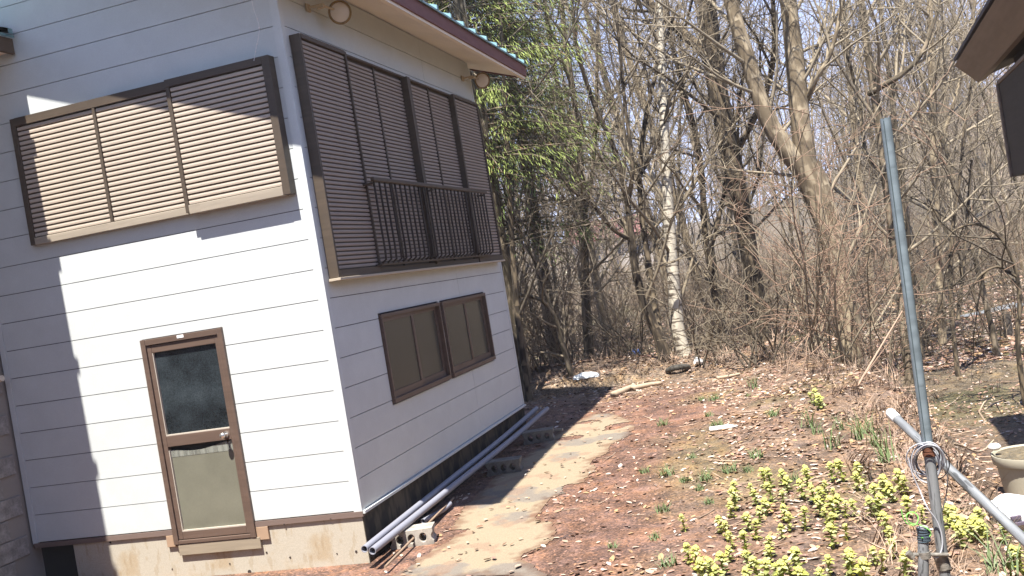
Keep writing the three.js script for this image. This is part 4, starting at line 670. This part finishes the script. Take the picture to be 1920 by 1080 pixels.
{
  const place = (name, label, cat, g, m, px, py, dy = 0, turn = 0) => { const p = ground(px, py), o = mesh(name, g, m); o.position.set(p.x, p.y + dy, p.z); o.rotation.y = turn; return tag(o, label, cat); };
  place('plastic_bottle', 'flattened white plastic bottle lying on the red earth of the mound', 'bottle', new THREE.LatheGeometry([[0.001, -0.14], [0.05, -0.138], [0.056, -0.1], [0.05, -0.02], [0.055, 0.04], [0.045, 0.09], [0.02, 0.125], [0.02, 0.15], [0.001, 0.152]].map((a) => new THREE.Vector2(...a)), 18).rotateZ(-Math.PI / 2).scale(1.1, 0.55, 0.9), mat(0.80, 0.80, 0.78, { roughness: 0.4 }), 1356, 806, 0.025, 0.12);
  place('white_sheet', 'white plastic sheet crumpled on the bank beside the house corner', 'plastic sheet', crumple(5, 0.2, 0.08, 0.15), mat(0.62, 0.68, 0.72, { roughness: 0.5 }), 1100, 709, 0.02, 0.2);
  place('white_cup', 'small white cup lying on top of the crest', 'cup', new THREE.LatheGeometry([[0.001, 0], [0.045, 0.001], [0.062, 0.12], [0.058, 0.12], [0.042, 0.008]].map((a) => new THREE.Vector2(...a)), 16).rotateZ(1.2).translate(0.05, 0.05, 0), mat(0.82, 0.82, 0.8), 1312, 687, 0.01, 0.4);
  place('tyre', 'half-buried dark tyre rim on the crest', 'tyre', new THREE.TorusGeometry(0.17, 0.05, 8, 26).rotateX(1.25), mat(0.06, 0.055, 0.045), 1272, 696, 0.03, 0.2);
  const log = (a, b, r, label) => { const A = ground(...a), B = ground(...b), T = new Tubes(), n = 8, pts = [], rad = [], q = rng(a[0]); for (let i = 0; i <= n; i++) { const p = A.clone().lerp(B, i / n); p.y = height(p.x, p.z) + r * 0.8; p.z += (q() - 0.5) * 0.03; pts.push(p); rad.push(r * (1 - 0.35 * i / n)); } T.add([pts[0].clone(), ...pts], [0.004, ...rad], 9); tag(mesh('dead_branch', T.geo(), mat(0.46, 0.36, 0.25, { map: brushed })), label, 'branch'); };
  log([1150, 746], [1190, 729], 0.055, 'thick pale barkless branch lying by the corner of the house shadow');
  log([1186, 733], [1240, 722], 0.045, 'pale barkless branch lying right of the thick one on the bank');
  log([1345, 712], [1388, 704], 0.03, 'short pale stick lying on the crest of the mound');
  log([1790, 835], [1864, 828], 0.014, 'pale thin stick lying left of the tub');
  log([1772, 765], [1800, 745], 0.010, 'slim dry stick on the ground of the clearing');
  // stick leaning at the bank, forked branch in the shade of the eave
  { const a = ground(1606, 728), b = at(1692, 583, 12.2), T = new Tubes(); T.add(smoothPath([a, a.clone().lerp(b, 0.5).add(V(0.02, 0.03, 0)), b], 8), Array.from({ length: 9 }, (_, i) => lerp(0.016, 0.008, i / 8)), 6); T.add([a.clone().lerp(b, 0.12), a.clone().add(V(0.45, 0.5, 0))], [0.009, 0.004], 5); tag(mesh('leaning_stick', T.geo(), mat(0.36, 0.25, 0.18)), 'long thin stick leaning from the bank towards the pole', 'stick'); }
  { const a = ground(1848, 792), T = new Tubes(), P = [[1848, 792], [1836, 772], [1845, 755], [1862, 742]].map(([x, y]) => at(x, y, a.distanceTo(camera.position) / ray(1848, 792).length())), Q = [[1846, 768], [1866, 756], [1884, 750]].map(([x, y]) => at(x, y, a.distanceTo(camera.position) / ray(1848, 792).length())), W = [[1868, 757], [1878, 778]].map(([x, y]) => at(x, y, a.distanceTo(camera.position) / ray(1848, 792).length())); T.add(P, [0.016, 0.013, 0.011, 0.006], 6); T.add(Q, [0.012, 0.01, 0.005], 6); T.add(W, [0.009, 0.004], 5); tag(mesh('forked_branch', T.geo(), mat(0.45, 0.35, 0.25)), 'pale forked branch standing by the shadow of the brown building', 'branch'); }
  const b = at(1181, 598, 24); tag(mesh('blue_tarp', crumple(12, 0.16, 0.1, 0.12).translate(b.x, height(b.x, b.z) + 0.55, b.z), mat(0.07, 0.16, 0.45)), 'small blue tarpaulin bundle glimpsed between the trunks', 'tarp');
  const st = mat(0.07, 0.06, 0.05, { map: brushed }); { const p = ground(1893, 632); tag(mesh('tree_stump', new THREE.CylinderGeometry(0.07, 0.10, 0.55, 10, 3).translate(p.x, p.y + 0.24, p.z), st), 'short dark stump standing at the far side of the clearing', 'stump'); }
  { const T = []; const pts = [[1930, 566], [1890, 578], [1850, 586], [1800, 596]].map(([x, y]) => ground(x, y)); const c = new THREE.CatmullRomCurve3(pts); const P = [], I = [], U = []; for (let i = 0; i <= 24; i++) { const p = c.getPoint(i / 24), w = 0.55 * (1 - 0.6 * i / 24); for (const s of [-1, 1]) { const x = p.x + s * w * 0.3, z = p.z + s * w; P.push(x, height(x, z) + 0.03, z); U.push(x, z); } if (i) { const k = i * 2; I.push(k - 2, k, k - 1, k - 1, k, k + 1); } } const g = new THREE.BufferGeometry(); g.setAttribute('position', new THREE.Float32BufferAttribute(P, 3)); g.setAttribute('uv', new THREE.Float32BufferAttribute(U, 2)); g.setIndex(I); g.computeVertexNormals(); tag(mesh('path', g, mat(0.24, 0.26, 0.27, { map: M.block.map })), 'grey strip of paved path beyond the clearing', null, null, 'structure'); }
}
// ------------------------------------------------------------ flowering butterbur
{
  const petal = (P, N, I, base, dir, L, w, droop) => { const s = V(0, 0, 0).crossVectors(dir, V(0, 1, 0)).normalize(), k = P.length / 3, n = 3; for (let i = 0; i <= n; i++) { const t = i / n, p = base.clone().addScaledVector(dir, L * t); p.y -= droop * t * t; const ww = w * Math.sin(Math.PI * (0.18 + 0.78 * t)) ; for (const q of [-1, 0, 1]) { P.push(p.x + s.x * ww * q, p.y + s.y * ww * q - Math.abs(q) * ww * 0.25, p.z + s.z * ww * q); const nn = V(0, 0, 0).crossVectors(s, dir).normalize(); if (nn.y < 0) nn.negate(); N.push(nn.x, nn.y, nn.z); } } for (let i = 0; i < n; i++) for (let q = 0; q < 2; q++) { const a = k + i * 3 + q; I.push(a, a + 1, a + 3, a + 1, a + 4, a + 3); } };
  const geo = (P, N, I) => { const g = new THREE.BufferGeometry(); g.setAttribute('position', new THREE.Float32BufferAttribute(P, 3)); g.setAttribute('normal', new THREE.Float32BufferAttribute(N, 3)); g.setIndex(I); return g; };
  const leafM = new THREE.MeshPhysicalMaterial({ color: new THREE.Color().setRGB(0.46, 0.475, 0.07), roughness: 0.8, side: THREE.DoubleSide, transmission: 0.3, thickness: 0 });
  const leafG = new THREE.MeshPhysicalMaterial({ color: new THREE.Color().setRGB(0.38, 0.43, 0.07), roughness: 0.8, side: THREE.DoubleSide, transmission: 0.3, thickness: 0 });
  const flM = mat(0.52, 0.52, 0.15, { roughness: 0.9 }), stM = mat(0.26, 0.30, 0.08);
  const srcs = [];
  for (let v = 0; v < 5; v++) {
    const r = rng(300 + v), H = 0.15 + r() * 0.05, st = new Tubes(), heads = [];
    st.add([V(0, -0.02, 0), V(0.004, H * 0.5, 0.004), V(0.008 * (r() - 0.5), H, 0)], [0.011, 0.010, 0.008], 7);
    const P = [], N = [], I = [];
    for (let i = 0; i < 11; i++) { const y = H * (0.12 + 0.075 * i), a = i * 2.4 + r(), d = V(Math.cos(a), 0.55 + r() * 0.4, Math.sin(a)).normalize(); petal(P, N, I, V(0, y, 0), d, 0.066 + r() * 0.035, 0.019 + r() * 0.008, 0.03 + r() * 0.03); }
    const P2 = [], N2 = [], I2 = []; for (let i = 0; i < 8; i++) { const a = i * 0.785 + r() * 0.3, d = V(Math.cos(a), 0.1 + r() * 0.7, Math.sin(a)).normalize(); petal(P2, N2, I2, V(0, H * (0.8 + r() * 0.16), 0), d, 0.045 + r() * 0.03, 0.014 + r() * 0.006, 0.03); }
    for (let i = 0; i < 22; i++) { const a = i * 2.4, q = Math.sqrt(i / 22), x = Math.cos(a) * q * 0.027, z = Math.sin(a) * q * 0.027; heads.push(new THREE.IcosahedronGeometry(0.008 + r() * 0.004, 0).translate(x, H + 0.022 - q * q * 0.026 + r() * 0.008, z)); }
    const t = thing('butterbur_plant', 'pale yellow-green butterbur flower stalk in the middle of the patch left of the pole', 'plant', [0, -50, 0], 0, 'butterbur plants in the middle of the patch');
    mesh('stem', st.geo(), stM, t); mesh('bracts', geo(P, N, I), v % 2 ? leafM : leafG, t).userData.kind = 'stuff'; mesh('collar', geo(P2, N2, I2), leafM, t); mesh('flower_head', heads, flM, t);
    srcs.push(t);
  }
  const tops = [[1286, 972], [1355, 975], [1364, 990], [1372, 947], [1382, 915], [1380, 932], [1411, 907], [1419, 922], [1436, 887], [1447, 892], [1472, 885], [1477, 898], [1514, 873], [1516, 886], [1510, 912], [1450, 918], [1470, 922], [1439, 940], [1426, 958], [1405, 970], [1420, 988], [1474, 953], [1483, 972], [1467, 987], [1510, 970], [1564, 878], [1583, 880], [1547, 903], [1545, 920], [1528, 920], [1570, 915], [1539, 943], [1572, 935], [1565, 950], [1553, 958], [1586, 945], [1564, 975], [1589, 987], [1564, 1003], [1375, 1003], [1370, 1028], [1401, 1022], [1404, 1040], [1444, 1020], [1447, 1032], [1292, 1032], [1308, 1050], [1330, 1048], [1332, 1064], [1360, 1054], [1492, 1037], [1483, 1054], [1455, 1062], [1425, 1068], [1505, 1060], [1558, 1057], [1597, 1058], [1400, 1077], [1472, 1078], [1542, 1079], [1617, 881], [1609, 895], [1625, 900], [1689, 897], [1700, 903], [1675, 915], [1659, 906], [1648, 931], [1650, 948], [1639, 945], [1606, 945], [1666, 981], [1670, 1000], [1675, 1022], [1642, 1035], [1656, 1048], [1595, 1060], [1698, 1068], [1731, 958], [1703, 947], [1318, 1068], [1440, 1082], [1350, 1080], [1500, 1084], [1620, 1078]];
  const right = [[1778, 965], [1798, 982], [1814, 977], [1803, 1002], [1848, 982], [1845, 998], [1881, 993], [1906, 1040], [1917, 1052], [1790, 970], [1822, 992], [1832, 985], [1768, 972]];
  const far = [[1523, 738], [1530, 742], [1537, 746], [1543, 750]];
  const r = rng(17); let used = new Set();
  const put = (x, y, label, group) => { const v = Math.floor(r() * 5), p = ground(x, y + 27); const s = srcs[v]; let o; const sc = 0.55 + r() * 0.45; if (!used.has(v) && !label) { used.add(v); o = s; o.position.set(p.x, p.y, p.z); o.rotation.y = r() * 6; o.scale.setScalar(sc); } else { o = dup(s, [p.x, p.y, p.z], r() * 6, sc, label); if (group) o.userData.group = group; else if (group === '') delete o.userData.group; } o.rotation.z = (r() - 0.5) * 0.4; o.rotation.x = (r() - 0.5) * 0.4; };
  tops.forEach(([x, y], i) => i === 0 ? put(x, y, 'lone pale yellow-green butterbur stalk standing left of the patch', '') : y < 932 ? put(x, y, 'pale yellow-green butterbur flower stalk at the back edge of the patch', 'butterbur plants at the back of the patch') : y > 1015 ? put(x, y, 'pale yellow-green butterbur flower stalk in the front of the patch by the bottom edge', 'butterbur plants at the front of the patch') : put(x, y));
  right.forEach(([x, y]) => put(x, y, 'pale yellow-green butterbur flower stalk right of the pole below the rail pipe', 'butterbur plants right of the pole'));
  far.forEach(([x, y]) => put(x, y - 8, 'yellow-green butterbur flower stalk standing high on the bank above the patch', 'butterbur plants high on the bank'));
}
// ------------------------------------------------------------ grass tufts
{
  const blade = (P, N, I, b, d, L, w, bend, r) => { const s = V(-d.z, 0, d.x).normalize(), k = P.length / 3; for (let i = 0; i <= 3; i++) { const t = i / 3, p = V(b.x + d.x * bend * t * t * L, b.y + L * t * (1 - 0.25 * bend * t), b.z + d.z * bend * t * t * L), ww = w * (1 - t * 0.9); for (const q of [-1, 1]) { P.push(p.x + s.x * ww * q, p.y, p.z + s.z * ww * q); N.push(d.x * 0.6, 0.8, d.z * 0.6); } } for (let i = 0; i < 3; i++) { const a = k + i * 2; I.push(a, a + 1, a + 2, a + 1, a + 3, a + 2); } };
  const tuft = (seed, n, L, w, spread) => { const r = rng(seed), P = [], N = [], I = []; for (let i = 0; i < n; i++) { const a = r() * 6.28; blade(P, N, I, V((r() - 0.5) * spread, -0.01, (r() - 0.5) * spread), V(Math.cos(a), 0, Math.sin(a)), L * (0.5 + r() * 0.7), w, 0.25 + r() * 0.7, r); } const g = new THREE.BufferGeometry(); g.setAttribute('position', new THREE.Float32BufferAttribute(P, 3)); g.setAttribute('normal', new THREE.Float32BufferAttribute(N, 3)); g.setIndex(I); return g; };
  const gm = new THREE.MeshPhysicalMaterial({ color: new THREE.Color().setRGB(0.15, 0.24, 0.05), roughness: 0.8, side: THREE.DoubleSide, transmission: 0.2, thickness: 0 });
  const gs = [1, 2, 3].map((i) => tuft(400 + i, 42, 0.09, 0.005, 0.1)), gt = [1, 2].map((i) => tuft(420 + i, 20, 0.30, 0.007, 0.16)); const r = rng(23);
  for (const [x, y] of [[1242, 960], [1228, 1012], [1243, 798], [1317, 751], [1340, 751], [1403, 744], [1450, 780], [1330, 945], [1313, 920], [1287, 905], [1321, 902], [1367, 886], [1403, 886], [1250, 892], [1208, 886], [1330, 781], [1347, 799], [1335, 800], [1255, 1062], [1150, 1028], [1485, 905], [1420, 860], [1297, 860]]) { const p = ground(x, y), o = mesh('grass_tuft', gs[Math.floor(r() * 3)], gm); o.position.copy(p); o.rotation.y = r() * 6; o.scale.setScalar(0.7 + r() * 0.7); tag(o, 'small low tuft of fresh green grass on the red earth of the mound', 'grass tuft', 'small green tufts on the mound'); }
  for (const [x, y] of [[1412, 728], [1513, 802], [1530, 815], [1612, 822], [1630, 812], [1667, 865], [1640, 835], [1560, 842], [1885, 1075], [1575, 805]]) { const p = ground(x, y), o = mesh('iris_clump', gt[Math.floor(r() * 2)], gm); o.position.copy(p); o.rotation.y = r() * 6; o.scale.setScalar(0.7 + r() * 0.5); tag(o, 'upright clump of tall green blades among dry stalks on the bank', 'grass clump', 'tall green clumps on the bank'); }
  // dry stalks and blades on the bank and the crest
  const dg = tuft(444, 16, 0.22, 0.004, 0.22), list = [];
  for (let i = 0; i < 560; i++) { let x, z; const u = r(); if (u < 0.5) { z = lerp(1.5, -9, r()); x = bankX(z) + (r() - 0.65) * 1.0; } else if (u < 0.72) { x = lerp(-1.8, 3, r()); z = -9.3 + (r() - 0.5) * 1.2; } else { x = lerp(5, 12, r()); z = lerp(-7, -24, r()); } list.push([x, height(x, z) - 0.01, z, r() * 6.28, 0.5 + r() * 0.8, (r() - 0.5) * 1.5, (r() - 0.5) * 1.5]); }
  instances('dry_grass', 'flattened dry straw-coloured grass on the bank and crest', 'dry grass', dg, mat(1, 1, 1), list, (c) => { const v = 0.6 + r() * 0.7; return c.setRGB(0.38 * v, 0.275 * v, 0.20 * v); });
  // fallen leaves
  const leafG = (() => { const P = [], I = [], a = [[-1, 0.0], [-0.5, 0.42], [0.1, 0.5], [0.6, 0.3], [1, 0]], k = []; a.forEach(([x, w]) => { P.push(x, 0.12 * x * x, 0); P.push(x, 0.10 + w * 0.35 + 0.1 * x * x, w); P.push(x, 0.06 + w * 0.2, -w); }); for (let i = 0; i < 4; i++) { const b = i * 3; I.push(b, b + 1, b + 3, b + 1, b + 4, b + 3, b, b + 3, b + 2, b + 2, b + 3, b + 5); } const g = new THREE.BufferGeometry(); g.setAttribute('position', new THREE.Float32BufferAttribute(P, 3)); g.setIndex(I); g.computeVertexNormals(); return g; })();
  const leaves = []; const near = [];
  const density = (x, z) => { if (x < 0.1 && z > RZ) return 0; let d = 0.25 + 0.75 * sm(1.6, 3.6, x + (fbm(x * 0.8, z * 0.8, 3) - 0.5) * 2); if (z < -6.8) d = 1; if (z < -10.2) d = 0.3; if (x > bankX(z) + 0.4) d = 0.4; if (onSlab(x, z)) d *= 0.25; return d * (0.35 + 1.1 * sm(0.35, 0.65, fbm(x * 1.7 + 4, z * 1.7, 3))); };
  for (let i = 0; i < 42000; i++) { const x = lerp(-2, 9, r()), z = lerp(2.2, -12, r()); if (r() > density(x, z)) continue; const y = height(x, z) + (onSlab(x, z) ? 0.02 : 0.005); leaves.push([x, y, z, r() * 6.28, 0.018 + r() * r() * 0.034, (r() - 0.5) * 0.6, (r() - 0.5) * 0.6]); }
  for (let i = 0; i < 24000; i++) { const depth = lerp(18, 42, Math.pow(r(), 1.5)), p = at(880 + r() * 1080, 600, depth); leaves.push([p.x, height(p.x, p.z) + 0.01, p.z, r() * 6.28, 0.03 + r() * 0.05, (r() - 0.5) * 0.6, (r() - 0.5) * 0.6]); }
  const pal = [[0.42, 0.28, 0.20], [0.50, 0.38, 0.29], [0.30, 0.19, 0.12], [0.21, 0.12, 0.075], [0.46, 0.29, 0.15], [0.56, 0.47, 0.40], [0.36, 0.22, 0.17]];
  instances('fallen_leaves', 'fallen leaves scattered over the earth', 'leaves', leafG, mat(1, 1, 1, { roughness: 0.9 }), leaves, (c) => { const q = pal[Math.floor(r() * pal.length)], v = 0.55 + r() * 0.5; return c.setRGB(q[0] * v, q[1] * v, q[2] * v); });
  // twigs lying about
  const T = new Tubes(); T.add(walk(V(-0.5, 0, 0), V(1, 0, 0), 1, 4, 0.3, 0, rng(2)), [0.018, 0.016, 0.014, 0.01, 0.006], 4); T.add([V(0, 0, 0), V(0.25, 0.03, 0.2)], [0.012, 0.006], 4);
  const tw = []; for (let i = 0; i < 900; i++) { const x = lerp(0.5, 9, r()), z = lerp(2, -14, r()); if (r() > density(x, z) || onSlab(x, z)) continue; tw.push([x, height(x, z) + 0.008, z, r() * 6.28, 0.12 + r() * 0.35]); }
  instances('fallen_twigs', 'small dead twigs strewn over the earth', 'twigs', T.geo(), mat(1, 1, 1), tw, (c) => { const v = 0.6 + r() * 0.8; return c.setRGB(0.33 * v, 0.24 * v, 0.17 * v); });
}

renderer.render(scene, camera);
